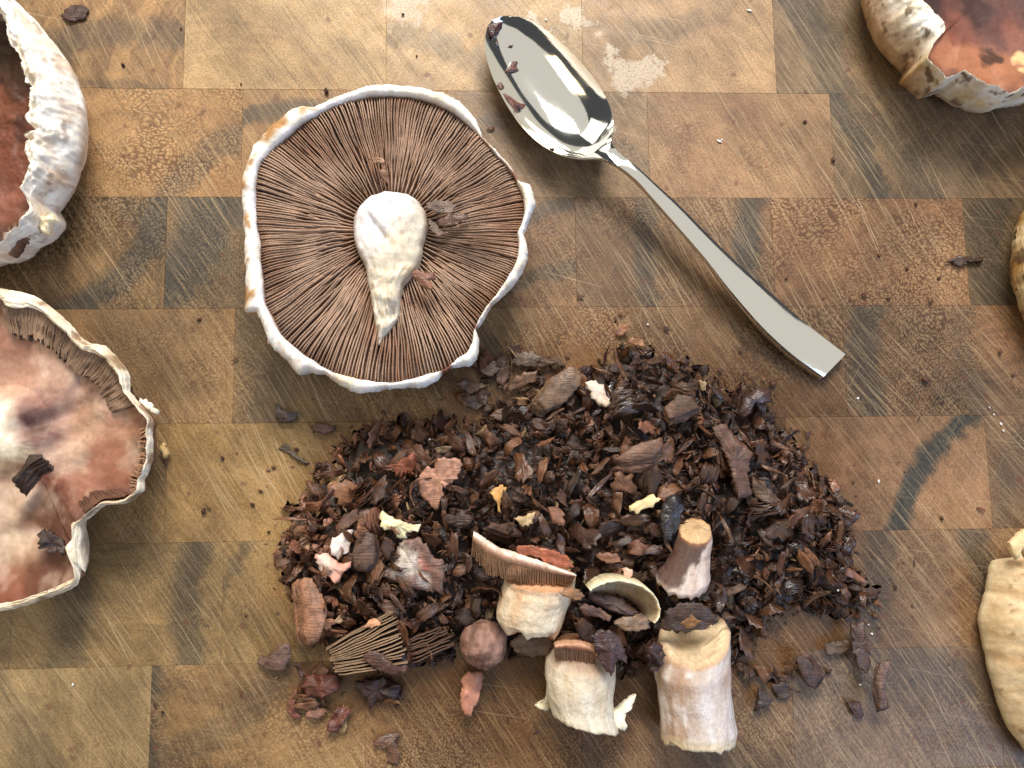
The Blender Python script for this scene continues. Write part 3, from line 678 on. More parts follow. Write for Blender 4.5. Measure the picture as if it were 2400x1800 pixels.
# lower right: a cap lying crown up, its skin peeled
def right_cap():
    out = [(960,700),(890,752),(800,760),(785,800),(770,900),(735,1030),(750,1080),(770,1180),(795,1290),(820,1380),(850,1460),(890,1530),(922,1570),(980,1640)]
    zc = .006; Cw = W(2585, 1470, zc); C = (Cw.x, Cw.y); N = 300
    ro = polar(out, RB, zc, C, N, .0003, .043)
    th = np.arange(N) * TAU / N; ct, st = np.cos(th), np.sin(th)
    rings = []
    for k in list(np.linspace(.03, .97, 62)) + [.985, 1.0]:
        rr = ro * k
        h = .006 + .020 * (1 - k ** 2.6) ** .75
        z = np.array([h + (.0010 * fz((C[0] + r * a) * 150, (C[1] + r * b) * 260, 2) + .0005 * fz((C[0] + r * a) * 420, (C[1] + r * b) * 700, 5) + .0008 * fz((C[0] + r * a) * 60, (C[1] + r * b) * 60, 8)) * (1 - k ** 8) for r, a, b in zip(rr, ct, st)])
        rings.append((rr, z))
    rings += [(ro * .992, np.full(N, .0035)), (ro * .95, np.full(N, .0012)), (ro * .80, np.full(N, .0030)), (ro * .4, np.full(N, .006))]
    v, f, ids = ring_mesh(C, rings)
    col = []
    for (i, j), p in zip(ids, v):
        c = mixc(S(226, 200, 160), S(200, 166, 122), .45 + .9 * fz(p[0] * 140, p[1] * 230, p[2] * 60))
        c = mixc(c, S(236, 214, 176), .5 * sst(.1, .5, fz(p[0] * 90, p[1] * 200, 9)))
        c = mixc(c, S(128, 88, 50), .7 * sst(.42, .6, fz(p[0] * 330, p[1] * 330, 14)))
        if i >= 63: c = mixc(c, S(236, 218, 178), .7)
        col.append(c)
    root = empty('portobello_mushroom', (C[0], C[1], 0), 'tan peeled mushroom cap lying crown up at the lower right edge', 'mushroom')
    mk('cap', v, f, PEEL, root, col=col)
    return root
RCAP = right_cap()

# ------------------------------------------------------------------ generic plates, stacks and fans for the chopped bits
def dens(P, step):
    out = []
    for a, b in zip(P, P[1:] + P[:1]):
        n = max(1, int(math.hypot(b[0] - a[0], b[1] - a[1]) / step))
        for i in range(n): out.append((a[0] + (b[0] - a[0]) * i / n, a[1] + (b[1] - a[1]) * i / n))
    return out
def plate_mesh(pts, z, th, tilt=(0, 0), dome=.0, rough=.0005, seed=0, jag=.0003, rings=(.0, .35, .65, .86, 1.0)):
    """irregular plate: outline world points, domed top, own thickness"""
    cx = sum(p[0] for p in pts) / len(pts); cy = sum(p[1] for p in pts) / len(pts); n = len(pts)
    rad = sum(math.hypot(p[0] - cx, p[1] - cy) for p in pts) / n
    v, f = [], []
    def zt(x, y, k): return z + tilt[0] * (x - cx) + tilt[1] * (y - cy) + dome * rad * (1 - k * k) + rough * fz(x * 160 + seed, y * 160, seed) + .35 * rough * fz(x * 600, y * 600 + seed, seed)
    for side in (0, 1):
        v.append((cx, cy, zt(cx, cy, 0) - side * th))
        for k in rings[1:]:
            for i, (x, y) in enumerate(pts):
                jk = jag * k ** 4; jx = jk * (nz(i * 1.7, seed, 1) + .8 * nz(i * .6, seed, 3)); jy = jk * (nz(i * 1.7, seed, 5) + .8 * nz(i * .6, seed, 8))
                X, Y = cx + (x + jx - cx) * k, cy + (y + jy - cy) * k
                v.append((X, Y, zt(X, Y, k) - side * th * (1 if k < 1 else .8) - (0 if k < 1 or side else .15 * th)))
    m = len(rings) - 1; half = 1 + m * n
    for side in (0, 1):
        o = side * half
        for i in range(n):
            j = (i + 1) % n
            t = (o, o + 1 + i, o + 1 + j); f.append(t if not side else t[::-1])
            for r in range(m - 1):
                a, b = o + 1 + r * n, o + 1 + (r + 1) * n
                q = (a + i, b + i, b + j, a + j); f.append(q if not side else q[::-1])
    a, b = 1 + (m - 1) * n, half + 1 + (m - 1) * n
    for i in range(n):
        j = (i + 1) % n; f.append((a + i, b + i, b + j, a + j))
    # make the outline counter-clockwise
    ar = sum(pts[i][0] * pts[(i + 1) % n][1] - pts[(i + 1) % n][0] * pts[i][1] for i in range(n))
    if ar < 0: f = [q[::-1] for q in f]
    return v, f
def trace(fr, P, z, step=5.5):
    u = math.dist(fr((1, 0)), fr((0, 0)))
    return [(w.x, w.y) for w in (W(*fr(p), z) for p in dens(P, step / u))]
SEED = [1.0]
def plate(name, label, cat, fr, P, z, th, rgb, mat=None, tilt=(0, 0), dome=.12, rough=.0006, jag=.0004, bl=None, group=None, parent=None):
    SEED[0] += 3.7
    pts = trace(fr, P, z)
    v, f = plate_mesh(pts, z, th, tilt, dome, rough, SEED[0], jag)
    c = S(*rgb)
    col = []
    for p in v:
        q = tuple(x * (1 + .35 * fz(p[0] * 190, p[1] * 190, SEED[0])) for x in c)
        if bl: q = paint(q, p, bl, .002)
        col.append(q)
    cx = sum(p[0] for p in pts) / len(pts); cy = sum(p[1] for p in pts) / len(pts)
    o = mk(name, v, f, mat or FLAKE, parent, origin=None if parent is not None else (cx, cy, max(0, z - th)), col=col, colour=(1, 1, 1), flat_from=len(f) - len(pts))
    if parent is None: tag(o, label, cat, group)
    return o
def stack(name, label, cat, fr, P, z, n, step, rgb, th=.00034, tilt=(0, 0), dome=.15, dz=-.00042):
    """several laminae lying against each other, the upper ones shifted along step (pixels)"""
    c0 = W(*fr(P[0]), z)
    root = empty(name, (c0.x, c0.y, max(0, z + dz * n)), label, cat)
    for i in range(n):
        r = random.uniform(.92, 1.04); cx = sum(p[0] for p in P) / len(P); cy = sum(p[1] for p in P) / len(P)
        Q = [(cx + (p[0] - cx) * r + step[0] * i + random.uniform(-3, 3), cy + (p[1] - cy) * r + step[1] * i + random.uniform(-3, 3)) for p in P]
        g = random.uniform(.75, 1.12)
        plate('lamella', None, None, fr, Q, z + dz * i, th, tuple(min(255, x * g) for x in rgb), tilt=tilt, dome=dome, rough=.0004, parent=root)
    return root
def fan(name, label, cat, fr, A, B, z, n, rgb_edge, rgb_side, depth=.0035, th=.00022, za=0, zb=0):
    """a torn wedge of cap: parallel gill blades running from polyline A to polyline B"""
    m = W(*fr(A[0]), z)
    root = empty(name, (m.x, m.y, max(0, z - depth)), label, cat)
    def at(P, u):
        k = u * (len(P) - 1); i = min(len(P) - 2, int(k)); t = k - i
        return (P[i][0] * (1 - t) + P[i + 1][0] * t, P[i][1] * (1 - t) + P[i + 1][1] * t)
    q = A + B[::-1]
    base = plate('flesh_base', None, None, fr, q, z - depth * .8, .0012, rgb_side, parent=root, dome=.02)
    for i in range(n):
        u = (i + .5) / n; a, b = at(A, u), at(B, u); v, cc, f = [], [], []; ns = 8
        a = (a[0] + random.uniform(-18, 14), a[1] + random.uniform(-5, 5)); b = (b[0] + random.uniform(-26, 14), b[1] + random.uniform(-6, 6))
        bow = 14 * math.sin(math.pi * u) - 6
        for s in range(ns + 1):
            k = s / ns
            p = (a[0] * (1 - k) + b[0] * k + 4 * nz(i * .6, k * 3, 2), a[1] * (1 - k) + b[1] * k + bow * math.sin(math.pi * k) + 11 * nz(i * .5, k * 4.5, 7) + 5 * nz(i * 7.3, k * 2.5, 1))
            w = W(*fr(p), z); d = (W(*fr(b), z) - W(*fr(a), z)).normalized(); tx, ty = -d.y, d.x
            zz = z + za * (1 - k) + zb * k + .0005 * nz(i * .9, k * 4, 5) - (.0009 if s in (0, ns) else 0)
            for o, h in ((-th, zz - depth), (th, zz - depth), (th * .8, zz), (-th * .8, zz)): v.append((w.x + tx * o, w.y + ty * o, h))
            cc += [S(*rgb_side)] * 2 + [S(*rgb_edge)] * 2
        for s in range(ns):
            o = 4 * s
            for t in range(4): f.append((o + t, o + (t + 1) % 4, o + 4 + (t + 1) % 4, o + 4 + t))
        f += [(3, 2, 1, 0), (4 * ns, 4 * ns + 1, 4 * ns + 2, 4 * ns + 3)]
        mk('gill', v, f, GILL, root, col=cc, smooth=False)
    return root

# torn flap beside the lower right cap
plate('torn_flap', None, None, RB, [(925,625),(900,650),(862,690),(870,715),(880,735),(892,758),(896,730),(890,700),(915,715),(940,760),(960,700)], .016, .002, (222,196,150), PEEL, dome=.2, parent=RCAP)

# ------------------------------------------------------------------ spoon
def spoon():
    def cr_spline(P, m):
        P = np.array(P, float); t = np.arange(len(P)); u = np.linspace(0, len(P) - 1, m); out = []
        for x in u:
            i = min(len(P) - 2, int(x)); f = x - i
            p0, p1, p2, p3 = P[max(0, i - 1)], P[i], P[i + 1], P[min(len(P) - 1, i + 2)]
            out.append(.5 * ((2 * p1) + (-p0 + p2) * f + (2 * p0 - 5 * p1 + 4 * p2 - p3) * f * f + (-p0 + 3 * p1 - 3 * p2 + p3) * f ** 3))
        return np.array(out)
    # stations: left edge px, right edge px (seen with the bowl's tip up), edge height mm, cup depth mm, thickness mm
    T = [  # lx, ly, rx, ry, z, depth, thick
        (100, 84, 138, 68, 10.2, 0.2, 1.0), (79, 110, 196, 68, 10.2, 1.5, 1.1), (68, 150, 258, 86, 10.2, 3.2, 1.2), (66, 205, 330, 130, 10.2, 5.2, 1.2),
        (82, 278, 410, 198, 10.2, 7.0, 1.2), (112, 355, 486, 280, 10.3, 8.0, 1.2), (160, 445, 548, 362, 10.5, 8.3, 1.2), (222, 533, 590, 440, 10.8, 7.8, 1.3), (296, 604, 607, 510, 11.4, 6.4, 1.4),
        (382, 652, 606, 556, 12.2, 4.4, 1.7), (470, 670, 600, 590, 13.2, 2.4, 2.2), (552, 669, 612, 622, 13.8, .9, 2.9), (612, 694, 650, 660, 14.2, .2, 3.3), (690, 758, 722, 716, 14.3, -.5, 3.6),
        (790, 866, 802, 790, 14.0, -.5, 3.5), (895, 985, 890, 870, 13.3, -.5, 3.4), (1000, 1112, 1008, 990, 12.2, -.5, 3.3), (1110, 1258, 1140, 1118, 10.6, -.5, 3.2), (1240, 1408, 1275, 1238, 8.6, -.45, 3.1), (1370, 1528, 1420, 1365, 6.2, -.35, 3.0), (1482, 1608, 1590, 1497, 3.7, -.2, 2.9)]
    # keep the left/right edges parallel on the handle: slide each pair to be square to the axis
    st = cr_spline(T, 150)
    nc = 29
    top = np.zeros((150, nc, 3)); bot = np.zeros((150, nc, 3))
    for i, (lx, ly, rx, ry, z, d, th) in enumerate(st):
        z, d, th = z * .001, d * .001, th * .001
        hk = sst(80, 104, i); dl = math.hypot(rx - lx, ry - ly); ins = hk * (10 + 12 * sst(100, 140, i))
        L0 = W(*SP((lx, ly)), z - .6 * th * hk)
        Lw, Rw = W(*SP((lx + (rx - lx) / dl * ins, ly + (ry - ly) / dl * ins)), z), W(*SP((rx, ry)), z)
        for j in range(nc):
            q = -math.cos(math.pi * j / (nc - 1))       # -1..1, denser at the edges
            p = Lw.lerp(Rw, (q + 1) / 2)
            bowl = max(0, d)
            zz = z - bowl * (1 - abs(q) ** 2.3) - min(0, d) * (1 - abs(q) ** 2.6)
            ins = .00035 * (1 - abs(q) ** 20) if 0 else 0
            top[i, j] = (p.x, p.y, zz)
            # underside: inset slightly at the edge so the rim is rounded
            k = sst(84, 100, i); p = L0.lerp(Rw, (q + 1) / 2); bot[i, j] = (p.x, p.y, (1 - k) * (zz - th * (1 - .35 * abs(q) ** 6)) + k * (z - th * (1 - .2 * abs(q) ** 8)))
    v = [tuple(x) for x in top.reshape(-1, 3)] + [tuple(x) for x in bot.reshape(-1, 3)]
    n, H = 150, 150 * nc
    fa = {'bowl': [], 'handle': []}
    split = 86
    for i in range(n - 1):
        k = 'bowl' if i < split else 'handle'
        for j in range(nc - 1):
            fa[k].append((i * nc + j, i * nc + nc + j, i * nc + nc + j + 1, i * nc + j + 1))
            fa[k].append((H + i * nc + j + 1, H + i * nc + nc + j + 1, H + i * nc + nc + j, H + i * nc + j))
        fa[k].append((H + i * nc, H + i * nc + nc, i * nc + nc, i * nc))
        fa[k].append((i * nc + nc - 1, i * nc + 2 * nc - 1, H + i * nc + 2 * nc - 1, H + i * nc + nc - 1))
    e = (n - 1) * nc
    for j in range(nc - 1): fa['handle'].append((e + j, H + e + j, H + e + j + 1, e + j + 1)); fa['bowl'].append((j + 1, H + j + 1, H + j, j))
    c = W(*SP((830, 870)), 0)
    root = empty('spoon', (c.x, c.y, 0), 'polished steel teaspoon with dark crumbs in its bowl', 'spoon')
    # smooth normals of the top sheet, shared across the seam between the two parts
    du = np.gradient(top, axis=0); dv = np.gradient(top, axis=1); nr = np.cross(du, dv); nr /= np.maximum(1e-12, np.linalg.norm(nr, axis=2, keepdims=True))
    nr[nr[..., 2] < 0] *= -1; nr[0] = nr[3, nc // 2]; nr[1] = .5 * nr[1] + .5 * nr[0]
    for part, faces in fa.items():
        used = sorted({i for q in faces for i in q}); mp = {a: b for b, a in enumerate(used)}
        o = mk(part, [v[i] for i in used], [tuple(mp[i] for i in q) for q in faces], METAL, root)
        me = o.data
        nl = []
        for p in me.polygons:
            for li in p.loop_indices:
                vi = used[me.loops[li].vertex_index]
                if p.normal.z > .15 and all(used[me.loops[x].vertex_index] < H for x in p.loop_indices):
                    i, j = divmod(vi, nc); nl.append(tuple(nr[i, j]))
                else: nl.append((0, 0, 0))
        me.normals_split_custom_set(nl)
    def surf(px, py):
        """height of the bowl's inside below a photo pixel"""
        best, z = 9, .01
        for zz in np.arange(.001, .012, .0005):
            w = W(px, py, zz); d = np.hypot(top[:84, :, 0] - w.x, top[:84, :, 1] - w.y); a = np.unravel_index(np.argmin(d), d.shape)
            g = abs(top[a][2] - zz)
            if g < best: best, z = g, zz
        return z
    return surf
SURF = spoon()

# ------------------------------------------------------------------ cut stems
def stem(name, label, fr, L, R, zc0, zc1, ratio, obl0, obl1, colf, face_rgb, hollow=.0, part='stem_body', rag=0.0, root=None, n=48, m=46, seed=0.0, taper_end=False):
    def rs(P):
        P = np.array(P, float); u = np.linspace(P[0, 1], P[-1, 1], m)
        return np.stack([np.interp(u, P[:, 1], P[:, 0]), u], 1)
    A, B = rs(L), rs(R)
    lw = [W(*fr(A[i]), zc0 + (zc1 - zc0) * i / (m - 1)) for i in range(m)]; rw = [W(*fr(B[i]), zc0 + (zc1 - zc0) * i / (m - 1)) for i in range(m)]
    cen = [(a + b) / 2 for a, b in zip(lw, rw)]
    axis = (cen[-1] - cen[0]).normalized()
    v, col, ax = [], [], []
    for i in range(m):
        u = i / (m - 1); c = cen[i]; w = (rw[i] - lw[i]) / 2; R_ = w.length
        side = w.normalized(); up = axis.cross(side).normalized()
        if up.z < 0: up = -up
        ob = obl0 * (1 - u) ** 2.0 + obl1 * u ** 2.0
        for j in range(n):
            ph = TAU * j / n
            cs, sn = math.cos(ph), math.sin(ph)
            rr = 1 + .045 * fz(cs * 1.5 + seed, sn * 1.5, u * 2.2) + .014 * fz(cs * 6 + seed, sn * 6, u * 3) + .008 * fz(cs * 14 + seed, sn * 14, u * 9)
            p = c + w * (cs * rr) + up * (R_ * ratio * sn * rr) + axis * (R_ * ob * sn)
            if rag: p = p + axis * (R_ * rag * (fz(cs * 3 + seed, sn * 3, 7) + .5 * fz(cs * 9, sn * 9 + seed, 3)) * (sst(.85, 1, u)))
            if rag: p = p - axis * (R_ * rag * .5 * (fz(cs * 4 + seed, sn * 4, 17)) * (1 - sst(0, .15, u)))
            p.z = max(p.z, .0003)
            v.append(p); ax.append((j / n, u, 0)); col.append(colf(u, cs, sn, p))
    f = []
    for i in range(m - 1):
        for j in range(n): f.append((i * n + j, i * n + (j + 1) % n, i * n + n + (j + 1) % n, i * n + n + j))
    # cut faces, built in rings
    for end, base in ((0, 0), (1, (m - 1) * n)):
        c = Vector((0, 0, 0))
        for j in range(n): c += v[base + j]
        c /= n
        prev = list(range(base, base + n)); inward = axis if end == 0 else -axis
        for k, dp in ((.93, -.012), (.80, .0), (.62, .4), (.40, .8), (.18, 1.0)):
            cur = []
            for j in range(n):
                p0 = v[base + j]; p = c + (p0 - c) * k
                hh = hollow if end == 0 else .0008
                p = p + inward * (hh * dp + .0007 * fz(p.x * 250, p.y * 250, p.z * 250 + seed))
                cur.append(len(v)); v.append(p); ax.append((j / n, 0, k))
                fc = S(*face_rgb); e = fz(p.x * 240, p.y * 240, p.z * 240 + 3)
                fc = tuple(x * (1 + .25 * e) for x in fc)
                if k > .9: fc = mixc(fc, S(184, 136, 96), .4)
                col.append(fc)
            for j in range(n):
                q = (prev[j], cur[j], cur[(j + 1) % n], prev[(j + 1) % n]); f.append(q if end == 0 else q[::-1])
            prev = cur
        q = tuple(prev); f.append(q if end == 1 else q[::-1])
    if root is None:
        root = empty(name, (cen[m // 2].x, cen[m // 2].y, 0), label, 'mushroom stem')
    o = mk(part, v, f, STEM, root, col=col)
    a = o.data.attributes.new('Axis', 'FLOAT_VECTOR', 'POINT'); a.data.foreach_set('vector', np.array(ax, np.float32).ravel())
    return root, cen, axis

# C: large stem, lower right, cut face towards the heap
def cC(u, cs, sn, p):
    c = mixc(S(226, 216, 212), S(206, 188, 174), .4 + .6 * fz(cs * 4, sn * 4, u * 1.2))
    c = mixc(c, S(164, 122, 86), .75 * sst(-.45, .35, fz(cs * 3.5 + 3, sn * 3.5, u * 2.2)) * sst(.25, -.55, cs + .3 * (u - .5)))
    c = mixc(c, S(168, 116, 82), .55 * math.exp(-((cs - .75) / .25) ** 2 - ((u - .30) / .16) ** 2))
    c = mixc(c, S(190, 144, 100), .6 * sst(.06, .0, u))
    return mixc(c, S(230, 208, 170), .8 * sst(.86, .97, u))
rC, cenC, axC = stem('mushroom_stem', 'large pale cut mushroom stem with streaked sides and hollow cream top', SB, [(1475,900),(1425,1040),(1450,1180),(1476,1340),(1482,1500),(1488,1560)], [(1943,800),(1945,1000),(1946,1180),(1966,1380),(1992,1500),(1980,1585)], .0135, .0115, .88, .62, -.10, cC, (230,204,166), .004, rag=.12, seed=2)
# B: middle bottom stem, with peeling strips
def cB(u, cs, sn, p):
    c = mixc(S(230, 216, 194), S(212, 192, 162), .4 + fz(cs * 4, sn * 4, u * 1.2))
    c = mixc(c, S(142, 100, 74), .75 * sst(.30, .02, u + .1 * fz(cs * 5, sn * 5, 2)))
    c = mixc(c, S(240, 230, 208), .6 * sst(.55, .85, u + .2 * fz(cs * 3, sn * 3, 5)))
    return mixc(c, S(170, 130, 86), .4 * sst(.93, 1, u))
rB, cenB, axB = stem('mushroom_stem', 'pale mushroom stem with brown collar and two peeling strips at its foot', SB, [(765,905),(698,1000),(690,1120),(706,1230),(728,1320),(745,1385)], [(1075,930),(1172,1010),(1170,1130),(1160,1260),(1158,1380),(1195,1495)], .0110, .0095, .86, .35, -.05, cB, (178,124,92), -.001, rag=.06, seed=5)
plate('peeling_strip', None, None, SB, [(700,1170),(735,1180),(742,1300),(725,1350),(690,1360),(640,1340),(622,1318),(650,1318),(685,1305),(698,1260)], .0075, .0016, (230,216,184), PEEL, dome=.1, parent=rB)
plate('peeling_strip', None, None, SB, [(1080,1370),(1140,1365),(1200,1335),(1240,1290),(1285,1262),(1310,1245),(1312,1275),(1290,1310),(1285,1345),(1245,1365),(1235,1420),(1260,1465),(1235,1500),(1160,1470),(1100,1450)], .0105, .0026, (240,230,204), PEEL, dome=.12, rough=.0012, parent=rB)
# A: stem with a slice of gills still round its top
def cA(u, cs, sn, p):
    c = mixc(S(236, 220, 192), S(226, 196, 162), .4 + fz(cs * 3, sn * 3, u * 1.4))
    c = mixc(c, S(206, 150, 96), .6 * math.exp(-((cs + .55) / .2) ** 2) * (1 - u))
    c = mixc(c, S(158, 118, 90), .6 * sst(.14, .0, u))
    return mixc(c, S(120, 72, 58), .7 * math.exp(-((cs - .65) / .12) ** 2 - ((u - .95) / .08) ** 2))
rA, cenA, axA = stem('mushroom_stem', 'cream mushroom stem with a slanted slice of brown gills round its top', SB, [(420,430),(390,530),(362,640),(358,720),(400,760)], [(900,440),(890,540),(850,650),(815,760),(790,830)], .0150, .0120, .80, .25, .0, cA, (226,170,130), -.001, rag=.22, seed=8)
def collar(root, fr, T, Bm, z0, z1, n, rgb_e, rgb_s, top_rgb, white_rgb):
    """slanted slice of cap: a bar of flesh with gill teeth hanging from its lower edge"""
    def at(P, u):
        k = u * (len(P) - 1); i = min(len(P) - 2, int(k)); t = k - i
        return (P[i][0] * (1 - t) + P[i + 1][0] * t, P[i][1] * (1 - t) + P[i + 1][1] * t)
    v, f, col = [], [], []; m = 40
    for i in range(m):
        u = i / (m - 1); a = at(T, u); b = at(Bm, u)
        a = (a[0] + 4 * nz(u * 30, 2), a[1] + 7 * nz(u * 26, 5)); q = (a[0] * .58 + b[0] * .42, a[1] * .58 + b[1] * .42)
        zz = z0 + (z1 - z0) * u
        for (pp, dz, c) in ((a, -.004, white_rgb), (a, 0, white_rgb), ((a[0] * .8 + q[0] * .2, a[1] * .8 + q[1] * .2), .0006, white_rgb), ((a[0] * .4 + q[0] * .6, a[1] * .4 + q[1] * .6), .0003, top_rgb), (q, -.0008, top_rgb), (q, -.005, rgb_s)):
            w = W(*fr(pp), zz); v.append((w.x, w.y, zz + dz + .0003 * nz(u * 40, dz * 900, 3)))
            col.append(mixc(S(*c), S(*top_rgb), .6 * sst(.0, .5, fz(u * 14, pp[1] * .02, 3))))
    for i in range(m - 1):
        for j in range(5): f.append((i * 6 + j, i * 6 + 6 + j, i * 6 + 7 + j, i * 6 + 1 + j))
    f += [(0, 1, 2, 3, 4, 5), tuple((m - 1) * 6 + j for j in (5, 4, 3, 2, 1, 0))]
    mk('collar_flesh', v, f, FLESH, root, col=col)
    v, f, col = [], [], []
    for i in range(n):
        u = (i + .5) / n; a, b = at(T, u), at(Bm, u); a = (a[0] * .62 + b[0] * .38, a[1] * .62 + b[1] * .38)
        b = (b[0] + random.uniform(-4, 4), b[1] + random.uniform(-14, 10)); zz = z0 + (z1 - z0) * u - .0004
        A_, B_ = W(*fr(a), zz), W(*fr(b), zz - .0032); d = (W(*fr(at(T, min(1, u + .02))), zz) - W(*fr(at(T, max(0, u - .02))), zz)).normalized(); o0 = len(v); t = .00017
        for P_, h in ((A_, 0), (B_, 0)):
            for s in (-t, t):
                for dz in (-.0028, 0): v.append((P_.x + d.x * s, P_.y + d.y * s, P_.z + dz)); col.append(S(*rgb_e) if dz == 0 else S(*rgb_s))
        f += [tuple(o0 + k for k in q) for q in ((1, 5, 7, 3), (0, 4, 5, 1), (2, 3, 7, 6), (4, 6, 7, 5), (0, 1, 3, 2), (0, 2, 6, 4))]
    o = mk('collar_gills', v, f, GILL, root, col=col, smooth=False); o['kind'] = 'stuff'
collar(rA, SB, [(205,135),(290,190),(370,245),(500,285),(640,330),(760,375),(905,430)], [(180,290),(310,430),(400,450),(520,480),(640,500),(760,500),(890,465)], .0255, .0235, 64, (150,112,84), (92,62,46), (200,152,124), (240,222,204))
collar(rB, SB, [(760,905),(830,890),(920,890),(1000,910),(1040,940)], [(760,990),(830,1010),(920,1030),(1000,1040),(1040,1050)], .0205, .0205, 30, (140,104,80), (90,62,48), (164,112,84), (196,150,120))
# D: upper stem inside the heap, with a brown bruise
def cD(u, cs, sn, p):
    c = mixc(S(222, 204, 194), S(206, 178, 162), .4 + fz(cs * 3 + 5, sn * 3, u * 1.4))
    c = mixc(c, S(78, 48, 36), .92 * sst(.40, .05, cs + .5 * fz(cs * 4, sn * 4, u * 3) + (u - .38) * 1.3) * sst(1.0, .85, u))
    c = mixc(c, S(150, 100, 66), .8 * sst(.10, .0, u))
    return mixc(c, S(170, 120, 88), .5 * sst(.94, 1, u))
stem('mushroom_stem', 'bruised pinkish stem piece half buried on the right of the heap', SB, [(1605,125),(1585,190),(1560,270),(1500,380),(1440,450),(1465,475)], [(1828,135),(1832,190),(1816,290),(1812,380),(1818,450),(1790,510)], .0185, .0150, .80, .62, .30, cD, (212,176,132), -.0012, rag=.18, seed=11)
# E: rounded, fuzzy stem end
def cE(u, cs, sn, p): return mixc(S(112, 80, 66), S(160, 122, 106), .5 + 1.4 * fz(p.x * 420, p.y * 200, 2))
stem('mushroom_stem', 'rounded dull pinkish-brown stem knob left of the paler stems', SB, [(225,745),(150,780),(112,850),(110,940),(150,1010),(215,1050)], [(300,740),(385,770),(428,840),(430,920),(400,1000),(330,1055)], .0090, .0080, .85, .1, .1, cE, (150,114,98), .0, rag=.16, seed=14)

# ------------------------------------------------------------------ heap of chopped gills
HEAP = [DS(p) for p in [(640,1110),(668,1060),(720,1010),(745,960),(800,925),(870,930),(950,910),(1010,930),(1080,905),(1110,860),(1180,860),(1250,830),(1290,790),(1350,760),(1420,775),(1490,800),(1550,840),(1590,870),(1640,845),(1660,865),(1650,900),(1700,940),(1740,1010),(1800,1060),(1830,1100),(1812,1170),(1840,1230),(1880,1300),(1845,1330),(1780,1310),(1720,1300),(1650,1330),(1600,1390),(1580,1420),(1430,1420),(1330,1430),(1230,1400),(1130,1390),(1000,1380),(960,1410),(880,1430),(760,1430),(700,1400),(650,1340),(628,1250),(614,1190)]]
def world_poly(P): return np.array([[W(x, y, 0).x, W(x, y, 0).y] for x, y in P])
def sdist(poly, x, y):
    """distance to the outline, positive inside"""
    a = poly; b = np.roll(poly, -1, 0); p = np.array([x, y]); ab = b - a
    t = np.clip(((p - a) * ab).sum(1) / (ab ** 2).sum(1), 0, 1); d = np.hypot(*(a + ab * t[:, None] - p).T).min()
    c = ((a[:, 1] > y) != (b[:, 1] > y)) & (x < (b[:, 0] - a[:, 0]) * (y - a[:, 1]) / (b[:, 1] - a[:, 1] + 1e-12) + a[:, 0])
    return d if c.sum() % 2 else -d
HP = world_poly(HEAP)
def heap_h(x, y):
    d = sdist(HP, x, y)
    if d <= 0: return 0.0
    return .0135 * (1 - math.exp(-d / .013)) * (1 + .30 * fz(x * 45, y * 45, 3))

